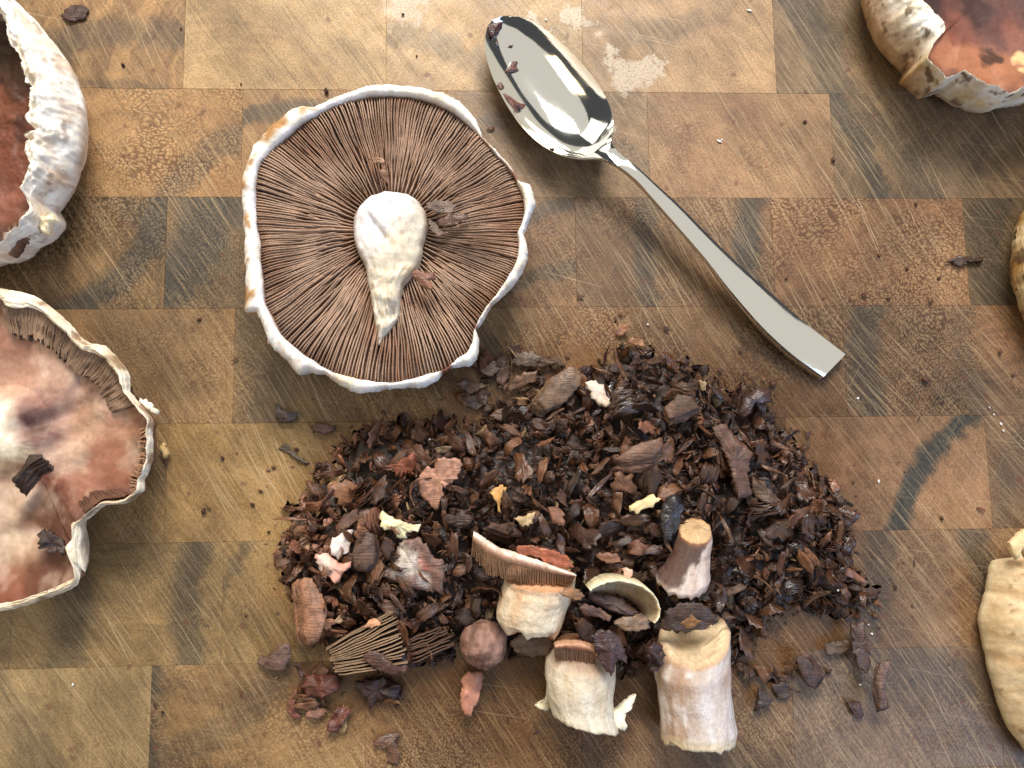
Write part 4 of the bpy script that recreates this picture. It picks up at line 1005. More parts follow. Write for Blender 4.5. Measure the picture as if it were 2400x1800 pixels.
def flake_mesh(kind, seed):
    """unit-size chopped gill pieces, a few millimetres long"""
    r = random.Random(seed); v, f, col, fl = [], [], [], []
    def plate_l(cx, cy, z, ax, by, th, bend, twist, n=22, shade=1.0, sq=2.6):
        """torn plate: a few straight sides between random corners, one or two of them frayed"""
        b0 = len(v); m = r.choice((4, 4, 5, 5, 6))
        ca = sorted(TAU * (k + r.uniform(-.32, .32)) / m + .4 for k in range(m))
        cp = [(math.cos(a) * r.uniform(.85, 1.2), math.sin(a) * r.uniform(.85, 1.2)) for a in ca]
        fray = [r.random() < .45 for _ in cp]
        out = []
        for i in range(n):
            u = i * m / n; k = int(u); q = u - k; p0, p1 = cp[k], cp[(k + 1) % m]
            x, y = p0[0] + (p1[0] - p0[0]) * q, p0[1] + (p1[1] - p0[1]) * q
            w = 1 + .10 * math.sin(math.pi * q) + (r.choice((-.34, .12, .14, -.12, r.uniform(-.3, .15))) if fray[k] else r.uniform(-.07, .06))
            out.append((x * w, y * w))
        rz = [r.uniform(-1, 1) for _ in range(n)]
        for side in (0, 1):
            v.append((cx, cy, z - side * th))
            for k in (.55, 1.0):
                for i in range(n):
                    x, y = cx + ax * out[i][0] * k, cy + by * out[i][1] * k
                    v.append((x, y, z - side * th * (.7 if k == 1 else 1) + bend * (x * x / ax / ax) * ax + twist * x * y / ax + .07 * nz(x * 3.1, y * 3.1, seed) + (.09 * rz[i] if k == 1 else 0)))
            
        for _ in range(2 * (1 + 2 * n)): col.append((shade, shade, shade))
        H = 1 + 2 * n
        for side in (0, 1):
            o = b0 + side * H
            for i in range(n):
                j = (i + 1) % n; t = (o, o + 1 + i, o + 1 + j); f.append(t if not side else t[::-1])
                q = (o + 1 + i, o + 1 + n + i, o + 1 + n + j, o + 1 + j); f.append(q if not side else q[::-1]); fl.extend((True, True))
        for i in range(n):
            j = (i + 1) % n; f.append((b0 + 1 + n + i, b0 + H + 1 + n + i, b0 + H + 1 + n + j, b0 + 1 + n + j)); fl.append(False)
    if kind == 'flake':
        plate_l(0, 0, 0, 1, r.uniform(.28, .62), r.uniform(.035, .07), r.uniform(-.45, .3), r.uniform(-.4, .4))
    elif kind == 'curl':
        plate_l(0, 0, 0, 1, r.uniform(.3, .55), r.uniform(.035, .07), r.choice((-1, 1)) * r.uniform(.6, 1.1), r.uniform(-.5, .5))
    elif kind == 'sliver':
        plate_l(0, 0, 0, 1, r.uniform(.10, .22), r.uniform(.05, .12), r.uniform(-.4, .4), r.uniform(-.6, .6), n=10)
    elif kind == 'stack':
        m = r.randint(4, 7); by = r.uniform(.30, .6); bd = r.uniform(-.4, .2); dy = r.uniform(.05, .16)
        for i in range(m): plate_l(r.uniform(-.06, .06), dy * i, -.115 * i, r.uniform(.85, 1.02), by * r.uniform(.88, 1.05), .07, bd, .05, n=12, shade=r.uniform(.60, 1.15), sq=3.6)
    elif kind == 'chunk':
        b0 = 0; n1, n2 = 8, 6
        el = (1, r.uniform(.5, .8), r.uniform(.35, .6))
        for i in range(n2 + 1):
            la = math.pi * i / n2
            for j in range(n1):
                lo = TAU * j / n1; d = (math.sin(la) * math.cos(lo), math.sin(la) * math.sin(lo), math.cos(la))
                k = 1 + .55 * fz(d[0] * 1.6 + seed, d[1] * 1.6, d[2] * 1.6); v.append(tuple(d[q] * el[q] * k for q in range(3))); col.append((1, 1, 1))
        for i in range(n2):
            for j in range(n1): f.append((i * n1 + j, i * n1 + n1 + j, i * n1 + n1 + (j + 1) % n1, i * n1 + (j + 1) % n1)); fl.append(True)
    return v, f, col, fl
KINDS_ = ['flake'] * 14 + ['curl'] * 8 + ['sliver'] * 12 + ['stack'] * 16 + ['chunk'] * 2
PROTO = [flake_mesh(k, 100 + i) for i, k in enumerate(KINDS_)]
def proto_data(i, mat, sfx):
    v, f, c, fl = PROTO[i]; me = bpy.data.meshes.new('gill_flake'); me.from_pydata(v, [], f); me.update()
    me.polygons.foreach_set('use_smooth', fl)
    a = me.color_attributes.new('Col', 'FLOAT_COLOR', 'POINT'); arr = np.ones((len(v), 4), np.float32); arr[:, :3] = np.array(c); a.data.foreach_set('color', arr.ravel())
    me.materials.append(mat); return me
BROWNS = [S(112, 76, 55), S(98, 64, 47), S(124, 84, 60), S(84, 54, 40), S(132, 84, 58), S(104, 68, 50), S(142, 94, 66), S(92, 58, 42), S(76, 50, 40)]
def brown(x, y):
    c = random.choice(BROWNS)
    q = random.random()
    # the left of the heap is redder and lighter, the right wetter and darker
    lf = sst(.02, -.10, x)
    if q < .22 * lf + .06: c = mixc(c, S(168, 112, 88), random.uniform(.3, .8))
    if q > .97: c = S(188, 150, 108)
    k = (.44 + .58 * lf + random.uniform(-.18, .26)) * 1.32
    return (c[0] * k * .95, c[1] * k, c[2] * k)

def rand_rot(tilt): return Euler((random.gauss(0, tilt), random.gauss(0, tilt), random.uniform(0, TAU)), 'XYZ')
# filling of the heap: one mass
FX = [(x, y) for x, y in HP]; bx0, bx1, by0, by1 = HP[:, 0].min(), HP[:, 0].max(), HP[:, 1].min(), HP[:, 1].max()
# room kept free for the stems and the named pieces
KEEP = [world_poly([SB(p) for p in P]) for P in (
    [(190,140),(900,420),(905,480),(830,830),(440,790),(350,700),(390,470),(190,300)],
    [(690,900),(1040,890),(1180,1000),(1160,1380),(1310,1250),(1260,1510),(1000,1480),(740,1400),(620,1330)],
    [(1420,900),(1800,760),(1950,780),(1990,1520),(1960,1620),(1480,1600)],
    [(1600,60),(1730,60),(1830,190),(1820,460),(1720,530),(1440,460),(1560,280)],
    [(110,760),(300,730),(430,830),(400,1030),(300,1060),(120,1000)],
    [(980,500),(1170,450),(1350,480),(1460,640),(1420,740),(1000,760),(920,640)])]
KEEP += [world_poly([BL(p) for p in [(560,880),(980,620),(1090,1000),(640,1080)]]), world_poly([BL(p) for p in [(340,450),(480,420),(570,640),(500,850),(380,850)]])]
def kept(x, y, m=.0): return any(sdist(P, x, y) > m for P in KEEP)
V, Fc, Cc, FL = [], [], [], []
cnt = 0
# the solid body of the mound under the loose flakes
GX, GY = 120, 84
for b_ in range(GY):
    for a_ in range(GX):
        x = bx0 + (bx1 - bx0) * a_ / (GX - 1); y = by0 + (by1 - by0) * b_ / (GY - 1); h = heap_h(x, y)
        z = .62 * h + .0022 * fz(x * 260, y * 260, 2) * min(1, h / .004) - .0010
        if kept(x, y, -.001): z = min(z, .0015)
        V.append((x, y, z)); k = .55 + .35 * nz(x * 300, y * 300, 4); Cc.append(tuple(k * q for q in S(78, 52, 40)))
for b_ in range(GY - 1):
    for a_ in range(GX - 1):
        q = (b_ * GX + a_, b_ * GX + a_ + 1, b_ * GX + GX + a_ + 1, b_ * GX + GX + a_)
        if max(V[i][2] for i in q) > -.0004: Fc.append(q); FL.append(True)
while cnt < 3300:
    x, y = random.uniform(bx0 - .003, bx1 + .003), random.uniform(by0 - .003, by1 + .003)
    d = sdist(HP, x, y)
    if d < -.002: continue
    h = heap_h(x, y)
    z = h * random.uniform(.70, 1.02) + .0006
    if kept(x, y, -.001): z = min(z, .0035)
    i = random.randrange(len(PROTO) - 2); v, f, c, fl = PROTO[i]
    s = random.choice((.0011, .0016, .0022, .0028, .0034)) * random.uniform(.8, 1.15)
    M = rand_rot(.75).to_matrix(); b = len(V); cc = brown(x, y)
    for p, q in zip(v, c):
        w = M @ Vector(p) * s; V.append((x + w.x, y + w.y, max(.0002, z + w.z))); Cc.append(tuple(cc[k] * q[k] for k in range(3)))
    Fc += [tuple(b + k for k in q) for q in f]; FL += fl; cnt += 1
# dust and shreds fading out round the mound
for _ in range(900):
    a_ = random.randrange(len(HP)); t_ = random.random(); q = HP[a_] * (1 - t_) + HP[(a_ + 1) % len(HP)] * t_
    dd = random.expovariate(1 / .009); an = random.uniform(0, TAU); x, y = q[0] + dd * math.cos(an), q[1] + dd * math.sin(an)
    if sdist(HP, x, y) > 0: continue
    i = random.randrange(len(PROTO)); v, f, c, fl = PROTO[i]
    if len(f) > 150: continue
    s = random.uniform(.00025, .0009); M = rand_rot(.15).to_matrix(); b = len(V); cc = brown(x, y)
    for p in v: w = M @ Vector(p) * s; V.append((x + w.x, y + w.y, max(.0001, .0003 + w.z))); Cc.append(tuple(k * 1.1 for k in cc))
    Fc += [tuple(b + k for k in g) for g in f]; FL += fl
o = mk('chopped_gills', V, Fc, FLAKE, None, origin=(float(HP[:, 0].mean()), float(HP[:, 1].mean()), 0), smooth=False, col=Cc, colour=(.82, .80, .80))
o.data.polygons.foreach_set('use_smooth', FL)
tag(o, 'fine dark brown chopped gill crumbs filling the heap', 'chopped mushroom', None, 'stuff')

# the flakes lying on top, one object each
DATA = [proto_data(i, UFLAKE, '') for i in range(len(PROTO))]; DATA_W = [proto_data(i, UWET, '') for i in range(len(PROTO))]
NAMED = []
def flake(x, y, z, s, rot, col, wet=False, kinds=None, name='gill_flake', label='small dark brown chopped gill flake on the heap', cat='gill flake', group='gill flakes on top of the heap'):
    kd = random.choice(kinds) if kinds else None
    ii = random.choice([i for i, k in enumerate(KINDS_) if kd is None or k == kd])
    o = bpy.data.objects.new(name, (DATA_W if wet else DATA)[ii]); COL.objects.link(o)
    o.location = (x, y, z); o.rotation_euler = rot; o.scale = (s, s, s); o.color = (*col, 1)
    NAMED.append((o, KINDS_[ii], col, wet)); return tag(o, label, cat, group)
placed = []
tries = 0
while len(placed) < 240 and tries < 20000:
    tries += 1
    x, y = random.uniform(bx0, bx1), random.uniform(by0, by1)
    d = sdist(HP, x, y)
    if d < -.0005 or kept(x, y, -.0015): continue
    s = random.uniform(.0032, .0054) if random.random() < .8 else random.uniform(.0050, .0068)
    if any(math.hypot(x - a, y - b) < .50 * (s + t) for a, b, t in placed): continue
    h = heap_h(x, y)
    right = sst(.0, .09, x)
    flake(x, y, h + .0014 + random.uniform(-.0005, .0030), s, rand_rot(.55), brown(x, y), kinds=('flake', 'flake', 'flake', 'curl', 'sliver', 'stack'), wet=random.random() < .15 + .55 * right)
    placed.append((x, y, s))

# loose flakes lying between the mushroom and the heap and at its lower ends
for P, n_ in (([(985,800),(1040,768),(1120,745),(1190,765),(1250,800),(1280,850),(1180,890),(1090,890),(1010,880)], 34), ([(640,1430),(860,1440),(880,1520),(720,1570),(650,1540)], 9), ([(1600,1400),(1760,1380),(1760,1440),(1660,1520),(1600,1480)], 12)):
    wp_ = world_poly([DS(p) for p in P]); c_ = 0; done = []
    while c_ < n_:
        x, y = random.uniform(wp_[:, 0].min(), wp_[:, 0].max()), random.uniform(wp_[:, 1].min(), wp_[:, 1].max())
        s = random.uniform(.0022, .0046)
        if sdist(wp_, x, y) < 0 or any(math.hypot(x - a, y - b) < .45 * (s + t) for a, b, t in done): s *= .7; x += .0001
        if sdist(wp_, x, y) < 0: continue
        flake(x, y, random.uniform(.0012, .0034), s, rand_rot(.28), tuple(k * .9 for k in brown(x, y)), label='brown gill flake lying loose on the wood beside the heap', group='gill flakes loose beside the heap'); done.append((x, y, s)); c_ += 1
# ---- pieces one can tell apart
def hz(fr, P, add=.0015):
    cx = sum(p[0] for p in P) / len(P); cy = sum(p[1] for p in P) / len(P); w = W(*fr((cx, cy)), .010)
    return heap_h(w.x, w.y) + add
def big(label, fr, P, rgb, th=.0010, add=.0028, mat=None, dome=.10, rough=.0008, tilt=(0, 0), cat='gill piece', name='gill_piece', z=None, bl=None, jag=.0004):
    zz = hz(fr, P, add) if z is None else z
    return plate(name, label, cat, fr, P, zz, th if th < .0015 else th * .8, rgb, mat, tilt, dome * (.35 if mat in (None, FLAKE) else .7), rough * 1.3, jag * 2.0, bl)
big('large pinkish-tan flake with a saw-toothed edge', P1, [(1290,870),(1340,865),(1440,870),(1445,930),(1410,1010),(1395,1000),(1380,1035),(1362,1020),(1340,1065),(1325,1050),(1315,1095),(1300,1170),(1280,1210),(1230,1170),(1180,1120),(1160,1050),(1170,980),(1210,920),(1260,930)], (186,136,112), add=.0045, tilt=(.1,.25), dome=.2)
big('rust-red comb-edged flake above the pink flake', P1, [(940,910),(1000,910),(1080,860),(1140,835),(1140,990),(1125,965),(1110,990),(1095,955),(1085,985),(1070,955),(1055,1000),(1040,960),(1025,985),(1010,950)], (140,80,58), tilt=(.0,.3))
cream = big('lumpy cream-coloured strip of stem flesh on the left of the heap', P1, [(920,1215),(960,1225),(1010,1260),(1070,1280),(1130,1300),(1175,1300),(1160,1345),(1090,1350),(1080,1385),(1020,1385),(1000,1340),(940,1330),(915,1290)], (240,224,180), th=.003, add=.0040, mat=FLESH, dome=.3, rough=.0016, cat='flesh piece', name='flesh_piece')
big('rolled brown strip joined to the cream strip', P1, [(680,1230),(760,1190),(880,1190),(930,1240),(900,1300),(840,1305),(760,1280),(690,1330),(640,1370),(620,1320)], (98,68,54), th=.002, add=.0035, dome=.35)
big('white torn chunk of flesh at left side of the heap', BL, [(600,170),(650,150),(730,115),(725,190),(715,250),(650,310),(610,280),(590,220)], (228,210,200), th=.0028, add=.0040, mat=FLESH, dome=.2, rough=.0016, cat='flesh piece', name='flesh_piece')
big('salmon pink torn chunk below the white chunk', BL, [(490,290),(540,275),(600,290),(640,330),(720,320),(725,360),(660,410),(620,470),(590,430),(550,410),(510,350)], (206,150,128), th=.0026, add=.0036, mat=FLESH, dome=.2, rough=.0014, cat='flesh piece', name='flesh_piece', bl=blobs([(765, 1315, 22, (238, 214, 200), .8)], .012))
big('large grey-brown gill wedge dusted with white', BL, [(890,430),(980,330),(1040,200),(1080,180),(1170,160),(1220,220),(1260,300),(1330,310),(1328,400),(1320,530),(1240,520),(1100,495),(1010,450),(960,430)], (126,94,82), th=.003, add=.0040, dome=.1, rough=.0012, tilt=(.1,.15), bl=blobs([(960, 1310, 26, (212, 198, 184), .9), (935, 1340, 22, (206, 192, 180), .8), (990, 1360, 18, (200, 186, 176), .7), (985, 1325, 14, (170, 92, 72), .7), (945, 1280, 16, (206, 190, 176), .7)], .014))
stack('gill_stack', 'ribbed brown gill stack below the cream strip', 'gill stack', BL, [(760,180),(820,130),(880,150),(885,230),(870,340),(820,380),(750,370),(735,260)], .0150, 5, (5, 2), (100,72,58))
stack('gill_stack', 'big tan stack of gills standing at the left end of the heap', 'gill stack', BL, [(390,470),(430,430),(470,435),(505,480),(545,560),(572,630),(562,710),(515,830),(450,855),(415,800),(400,640)], .0120, 8, (-7, 1), (150,108,84), dome=.3, tilt=(.15, 0))
fan('gill_wedge', 'fan-shaped wedge with black gaps between cream-edged gills', 'gill wedge', BL, [(560,885),(590,930),(605,985),(640,1060)], [(985,615),(1040,690),(1055,790),(1075,900),(1090,1000)], .0105, 17, (150,122,96), (70,48,39), zb=.002)
fan('gill_wedge', 'dark gill wedge right of the cream-edged fan', 'gill wedge', BL, [(1085,830),(1100,900),(1130,990)], [(1290,745),(1370,800),(1405,865)], .0085, 9, (96,72,58), (48,34,28))
big('small orange-tan chip lying across the fan of gills', BL, [(800,745),(850,700),(930,705),(920,730),(860,750)], (206,148,108), z=.0128, th=.0006)
big('brown leaf-shaped flake on the lower edge of the fan', BL, [(800,940),(850,890),(930,920),(1000,990),(1090,1000),(1080,1050),(980,1060),(880,1020),(840,990)], (92,64,54), z=.0128, th=.0008, tilt=(0,.15))
big('grey-brown plate poking out left below the heap', BL, [(105,975),(180,930),(270,860),(320,850),(345,880),(330,960),(290,1030),(200,1035),(110,990)], (112,86,74), z=.0035, th=.0009, tilt=(.15,.2), dome=.2)
big('reddish-brown lump under the left end of the fan', BL, [(390,1130),(440,1070),(540,1055),(640,1070),(650,1150),(560,1200),(450,1200),(400,1160)], (92,50,38), z=.0040, th=.003, rough=.0020, dome=.25)
big('curled reddish sliver on the wood, lower left of the heap', BL, [(372,1140),(378,1200),(352,1290),(400,1335),(345,1342),(305,1280),(340,1180)], (120,72,56), z=.0026, th=.0016, dome=.3)
big('blackish ragged lump below the fan of gills', BL, [(740,1100),(900,1080),(1050,1120),(1040,1200),(920,1240),(850,1280),(780,1180)], (60,38,32), z=.0045, th=.003, rough=.0020, dome=.2)
big('small rusty crumpled chip on the wood below the fan', BL, [(570,1390),(610,1290),(680,1260),(735,1290),(690,1340),(640,1420),(590,1415)], (112,64,52), z=.0028, th=.0018, rough=.0016, dome=.2)
big('thin dull brown flake flat on the wood near the bottom edge', BL, [(870,1480),(940,1435),(1050,1430),(1010,1480),(1050,1560),(1030,1640),(960,1640),(950,1530),(870,1520)], (104,74,58), z=.0014, th=.0008)
big('salmon tongue-shaped scrap lying on the wood below the knob', SB, [(110,1150),(160,1095),(260,1095),(272,1130),(255,1220),(240,1290),(190,1390),(140,1390),(110,1290),(130,1230)], (178,122,100), z=.0050, th=.0030, rough=.0012, dome=.3, mat=FLESH, cat='flesh piece', name='flesh_piece')
big('rusty orange comb of gills behind the slanted collar', SB, [(490,250),(520,220),(640,240),(760,260),(860,310),(890,380),(860,375),(830,392),(800,380),(770,385),(700,340),(600,300),(510,290)], (164,94,66), z=.0225, th=.001, tilt=(0,.3))
big('tan ribbed flake above the curled cap fragment', SB, [(1040,290),(1100,275),(1190,290),(1215,350),(1150,355),(1060,320)], (134,92,70), add=.0040)
big('dark purple-brown flake draped over the middle stem', SB, [(1000,830),(1080,800),(1200,830),(1240,960),(1262,1045),(1200,1010),(1175,1060),(1150,1130),(1090,1060),(1040,970)], (72,48,46), z=.0228, th=.0009, dome=.25, tilt=(-.1,.1))
big('dark crumbly clump against the hollow stem top', SB, [(1370,930),(1430,880),(1500,920),(1515,1000),(1480,1090),(1420,1100),(1390,1020)], (66,44,38), z=.0220, th=.006, rough=.0030, dome=.3)
big('broad dark flake standing behind the hollow stem', SB, [(1480,800),(1500,680),(1600,620),(1720,610),(1830,660),(1875,750),(1800,800),(1650,830)], (74,54,44), z=.0190, th=.0008, tilt=(0,.2))
big('small square tan chip behind the hollow stem', SB, [(1620,765),(1690,700),(1750,745),(1685,802)], (140,100,62), z=.0225, th=.0006, tilt=(.2,.1))
big('thin grey-brown plate left of the middle stem', SB, [(450,910),(500,850),(600,800),(720,860),(760,900),(700,980),(600,990),(500,970)], (108,84,68), z=.0110, th=.0008, tilt=(.1,.1))
big('short pale pink peg in the middle of the heap', SB, [(1225,395),(1285,385),(1280,455),(1225,460)], (206,170,150), add=.0050, th=.003, mat=FLESH, cat='flesh piece', name='flesh_piece')
big('white rectangular scrap near the top of the heap', PR, [(200,375),(260,360),(320,400),(340,470),(390,510),(340,540),(290,520),(250,480)], (232,212,194), th=.0028, add=.0042, mat=FLESH, dome=.25, cat='flesh piece', name='flesh_piece')
stack('gill_stack', 'thick brown gill stack in the centre of the heap', 'gill stack', PR, [(380,880),(520,780),(690,735),(700,800),(640,860),(480,900)], .0185, 7, (2, 13), (112,78,58))
stack('gill_stack', 'chocolate brown block of gills right of the white scrap', 'gill stack', PR, [(700,545),(800,450),(890,460),(950,540),(830,600),(740,630)], .0160, 4, (1, 8), (110,76,56))
big('cream flat chip with ragged edges, centre of the heap', PR, [(490,1175),(570,1130),(630,1120),(690,1135),(650,1180),(590,1190),(540,1225),(490,1205)], (234,204,152), th=.0012, add=.0055, mat=FLESH, dome=.15, cat='flesh piece', name='flesh_piece')
big('glossy blue-black oblong piece left of the bruised stem', PR, [(700,1390),(680,1240),(730,1120),(800,1095),(840,1180),(820,1300),(750,1420)], (48,42,44), th=.003, add=.0055, mat=WET, dome=.3, rough=.0010)
big('glossy dark curl at the upper right edge of the heap', PR, [(1190,580),(1220,480),(1330,410),(1400,420),(1420,490),(1360,520),(1300,500),(1250,560),(1230,620)], (70,46,42), th=.0026, z=.0075, mat=WET, dome=.5)
big('long striated sliver on the right slope of the heap', PR, [(1270,980),(1340,1010),(1450,1120),(1520,1220),(1480,1240),(1360,1160),(1290,1090)], (92,68,52), th=.0014, add=.0040)
big('long chocolate brown flake running down the heap', PR, [(1020,660),(1110,640),(1200,760),(1280,830),(1250,950),(1280,1110),(1200,1140),(1150,1010),(1130,900)], (96,66,52), th=.0010, add=.0044, dome=.15)
big('tan chip on the wood above the heap, upper of two', PR, [(395,60),(420,10),(480,-10),(470,50),(430,75)], (150,104,78), z=.0024, th=.0008, tilt=(.2,.2))
big('oval tan chip on the wood above the heap, lower of two', PR, [(450,105),(500,85),(580,110),(580,145),(520,140)], (156,112,80), z=.0022, th=.0008, tilt=(0,.2))
big('flat olive-brown plate on the wood below the mushroom rim', P1, [(1760,260),(1790,180),(1900,175),(2050,255),(1980,285),(1850,275)], (98,76,58), z=.0030, th=.0007)
big('brown oval flake on the wood below the mushroom rim', P1, [(1745,400),(1800,330),(1930,300),(1925,370),(1840,400),(1750,430)], (118,86,66), z=.0042, th=.0008, tilt=(.1,.2))
big('pointed dark flake just under the mushroom rim', P1, [(1400,380),(1470,360),(1590,390),(1540,440),(1490,450)], (92,70,58), z=.0026, th=.0007)
big('crumpled dark flake under the pointed one', P1, [(1450,470),(1540,450),(1610,470),(1600,530),(1530,560),(1470,520)], (80,60,50), z=.0026, th=.0016, rough=.0014)
big('small curved flake close to the mushroom rim', P1, [(1560,300),(1640,240),(1740,230),(1720,280),(1640,330),(1590,340)], (88,68,54), z=.0030, th=.0012)
big('brown scrap between the mushroom and the heap', P1, [(1620,590),(1700,540),(1800,560),(1790,600),(1700,630)], (96,68,52), z=.0034, th=.001)
stack('gill_stack', 'fanned striped gill stack between mushroom and heap', 'gill stack', P1, [(1930,500),(2050,330),(2150,270),(2212,300),(2212,390),(2120,500),(1990,560)], .0085, 8, (-7, 5), (118,90,68))
big('golden ragged bit of flesh in the upper heap', P1, [(1630,1090),(1690,1040),(1740,1060),(1700,1130),(1690,1220),(1650,1130)], (196,150,90), th=.0015, add=.0036, mat=FLESH, cat='flesh piece', name='flesh_piece')
big('pale olive folded bit right of the golden bit', P1, [(1780,1255),(1840,1240),(1920,1215),(1900,1290),(1840,1310)], (190,164,122), th=.0015, add=.0036, mat=FLESH, cat='flesh piece', name='flesh_piece')
stack('gill_stack', 'curled dark gill stack at the far lower right', 'gill stack', BR, [(1700,1210),(1780,1190),(1740,1280),(1720,1400),(1760,1540),(1700,1560),(1670,1440),(1680,1300)], .0065, 4, (-9, 2), (92,68,58))
big('dark squarish flake at the lower right end of the heap', BR, [(1500,940),(1600,930),(1590,1040),(1640,1130),(1620,1290),(1550,1270),(1510,1150)], (80,56,46), z=.0060, th=.0012)
stack('gill_stack', 'dark ribbed gill stack right of the hollow stem', 'gill stack', BR, [(1100,1190),(1190,1180),(1290,1330),(1240,1410),(1180,1370),(1130,1280)], .0060, 5, (6, -6), (88,62,52))
big('bent black flake on the wood right of the hollow stem', BR, [(810,1560),(840,1400),(900,1440),(960,1480),(890,1530)], (62,46,42), z=.0030, th=.0012, dome=.3)
big('long flat dark strip linking the lower right flakes', BR, [(1300,1090),(1480,1050),(1520,1090),(1440,1160),(1330,1160)], (92,70,54), z=.0030, th=.0008)
big('dark flake tip beside the far curled stack', BR, [(1450,1480),(1560,1500),(1590,1590),(1540,1620)], (76,52,46), z=.0018, th=.0008)
big('dark smooth flake on the wood, lower right', BR, [(930,1380),(1010,1360),(1090,1400),(1060,1480),(980,1480)], (76,58,48), z=.0024, th=.0009)
big('crescent dark flake on bare wood below the mushroom', P1, [(240,510),(280,550),(330,570),(390,575),(330,640),(260,640),(230,590)], (66,54,48), z=.0022, th=.0009, dome=.2)
big('reddish oval flake on bare wood left of the heap top', P1, [(470,650),(540,640),(620,660),(620,690),(560,710),(480,700)], (84,54,46), z=.0022, th=.0014, dome=.25)
big('thin grey sliver on bare wood left of the heap', P1, [(250,800),(290,770),(380,850),(460,905),(430,910),(340,850)], (82,68,54), z=.0010, th=.0005)
big('long dark flake on bare wood near the right edge', RC, [(1480,545),(1560,505),(1640,520),(1740,525),(1700,550),(1640,545),(1580,585),(1530,560)], (72,52,42), z=.0018, th=.0009)
big('dark smear of mushroom skin in the top left area', LT, [(370,100),(400,50),(460,30),(520,40),(540,75),(500,110),(440,135),(400,125)], (70,44,34), z=.0009, th=.0006, rough=.0006)
big('brown curled scrap beside the torn stem of the whole mushroom', M1, [(915,1000),(935,960),(970,990),(1030,985),(1035,1020),(1000,1025),(1030,1060),(1015,1085),(960,1060),(940,1030)], (136,92,72), z=.0262, th=.0012, dome=.3)
big('grey-brown loose gill flake right of the torn stem', M1, [(985,640),(1040,620),(1100,620),(1140,650),(1120,690),(1050,690),(1000,670)], (108,82,66), z=.0222, th=.0006)
big('broken dark flake on the gills right of the stem', M1, [(1040,730),(1100,690),(1200,690),(1205,720),(1120,750),(1070,760)], (96,68,54), z=.0224, th=.0006)
big('narrow tan sliver lying on the gills above the stem', M1, [(695,410),(740,405),(780,420),(775,438),(730,432)], (168,128,100), z=.0228, th=.0006)
big('little upright brown scrap on the gills above the stem', M1, [(755,470),(790,440),(795,500),(800,540),(780,530),(765,500)], (118,82,62), z=.0226, th=.0008)
big('grey loose flake hugging the right side of the stem', M1, [(1000,720),(1040,730),(1060,770),(1110,790),(1050,800),(1005,770)], (112,88,72), z=.0220, th=.0006)
stack('gill_stack', 'dark tuft of gills left on the pink scraped cap', 'gill stack', LB, [(50,985),(95,930),(140,865),(200,860),(205,880),(150,905),(110,955),(75,1000)], .0245, 8, (7, 8), (78,54,42), dz=-.0005)
big('charcoal patch of gills near the notch of the pink cap', LB, [(180,1240),(230,1220),(300,1280),(310,1330),(260,1320),(190,1300)], (66,48,40), z=.0202, th=.001, rough=.0016, jag=.001)
big('pale crumb beside the rim of the pink cap', LB, [(755,810),(775,800),(792,830),(790,870),(775,880),(768,850)], (196,166,112), z=.0035, th=.003, mat=FLESH, cat='flesh piece', name='flesh_piece', dome=.3)
big('cream sliver sticking out at the notch of the pink cap', LB, [(660,590),(690,600),(755,660),(740,672),(700,650),(668,620)], (238,226,200), z=.0190, th=.0016, mat=FLESH, cat='flesh piece', name='flesh_piece', dome=.3)
big('cream nub on the rim of the reddish cap', LT, [(205,1330),(240,1290),(265,1315),(330,1300),(348,1340),(300,1370),(290,1420),(240,1410)], (238,220,186), z=.0235, th=.004, mat=FLESH, cat='flesh piece', name='flesh_piece', dome=.3, rough=.0016)

# curled fragment of a cap beside the stems
def ear():
    rimP = [(985,520),(1020,490),(1090,462),(1170,450),(1260,462),(1350,492),(1410,540),(1445,590),(1462,650),(1455,700),(1425,745)]
    inP = [(1040,640),(1080,600),(1130,590),(1190,580),(1240,590),(1290,620),(1320,640),(1345,660),(1365,685),(1375,705),(1370,730)]
    c = W(*SB((1200, 620)), 0); root = empty('cap_fragment', (c.x, c.y, .004), 'ear-shaped cream cap fragment curled round dark gills', 'cap fragment')
    v, f, col = [], [], []; m = 60; n = 8
    def at(P, u):
        k = u * (len(P) - 1); i = min(len(P) - 2, int(k)); t = k - i
        return (P[i][0] * (1 - t) + P[i + 1][0] * t, P[i][1] * (1 - t) + P[i + 1][1] * t)
    prof = [(-.10, .010, (196,176,138)), (-.06, .018, (220,204,164)), (0, .0245, (244,232,198)), (.07, .0248, (236,222,186)), (.16, .0225, (190,170,138)), (.4, .0185, (176,158,132)), (.7, .0158, (160,140,116)), (1, .0145, (110,82,64))]
    for i in range(m):
        u = i / (m - 1); a, b = at(rimP, u), at(inP, u); wv = 5 * nz(u * 30, 4)
        for k, z, cc in prof:
            p = (a[0] + (b[0] - a[0]) * k + wv, a[1] + (b[1] - a[1]) * k + wv); zz = z + .0008 * fz(u * 9, k * 3, 2) + .0004 * nz(u * 60, k * 2, 6)
            w = W(*SB(p), .021); v.append((w.x, w.y, zz)); col.append(mixc(S(*cc), S(150, 124, 92), .5 * sst(.0, .5, fz(u * 12, k * 4, 8))))
    for i in range(m - 1):
        for j in range(n - 1): f.append((i * n + j, i * n + j + 1, i * n + n + j + 1, i * n + n + j))
    mk('curled_rim', v, f, FLESH, root, col=col)
    fan_pts = [(985,540),(1050,560),(1150,570),(1230,600),(1280,650),(1340,690),(1320,720),(1230,700),(1150,680),(1060,640),(1000,600)]
    plate('dark_gills', None, None, SB, fan_pts, .0188, .003, (78,58,52), rough=.0016, parent=root, dome=.15)
ear()
big('striped brown flake under the curled cap fragment', SB, [(915,650),(960,625),(1060,650),(1140,710),(1130,750),(1040,720),(960,700)], (110,80,66), z=.0205, th=.001, tilt=(-.1,.2))
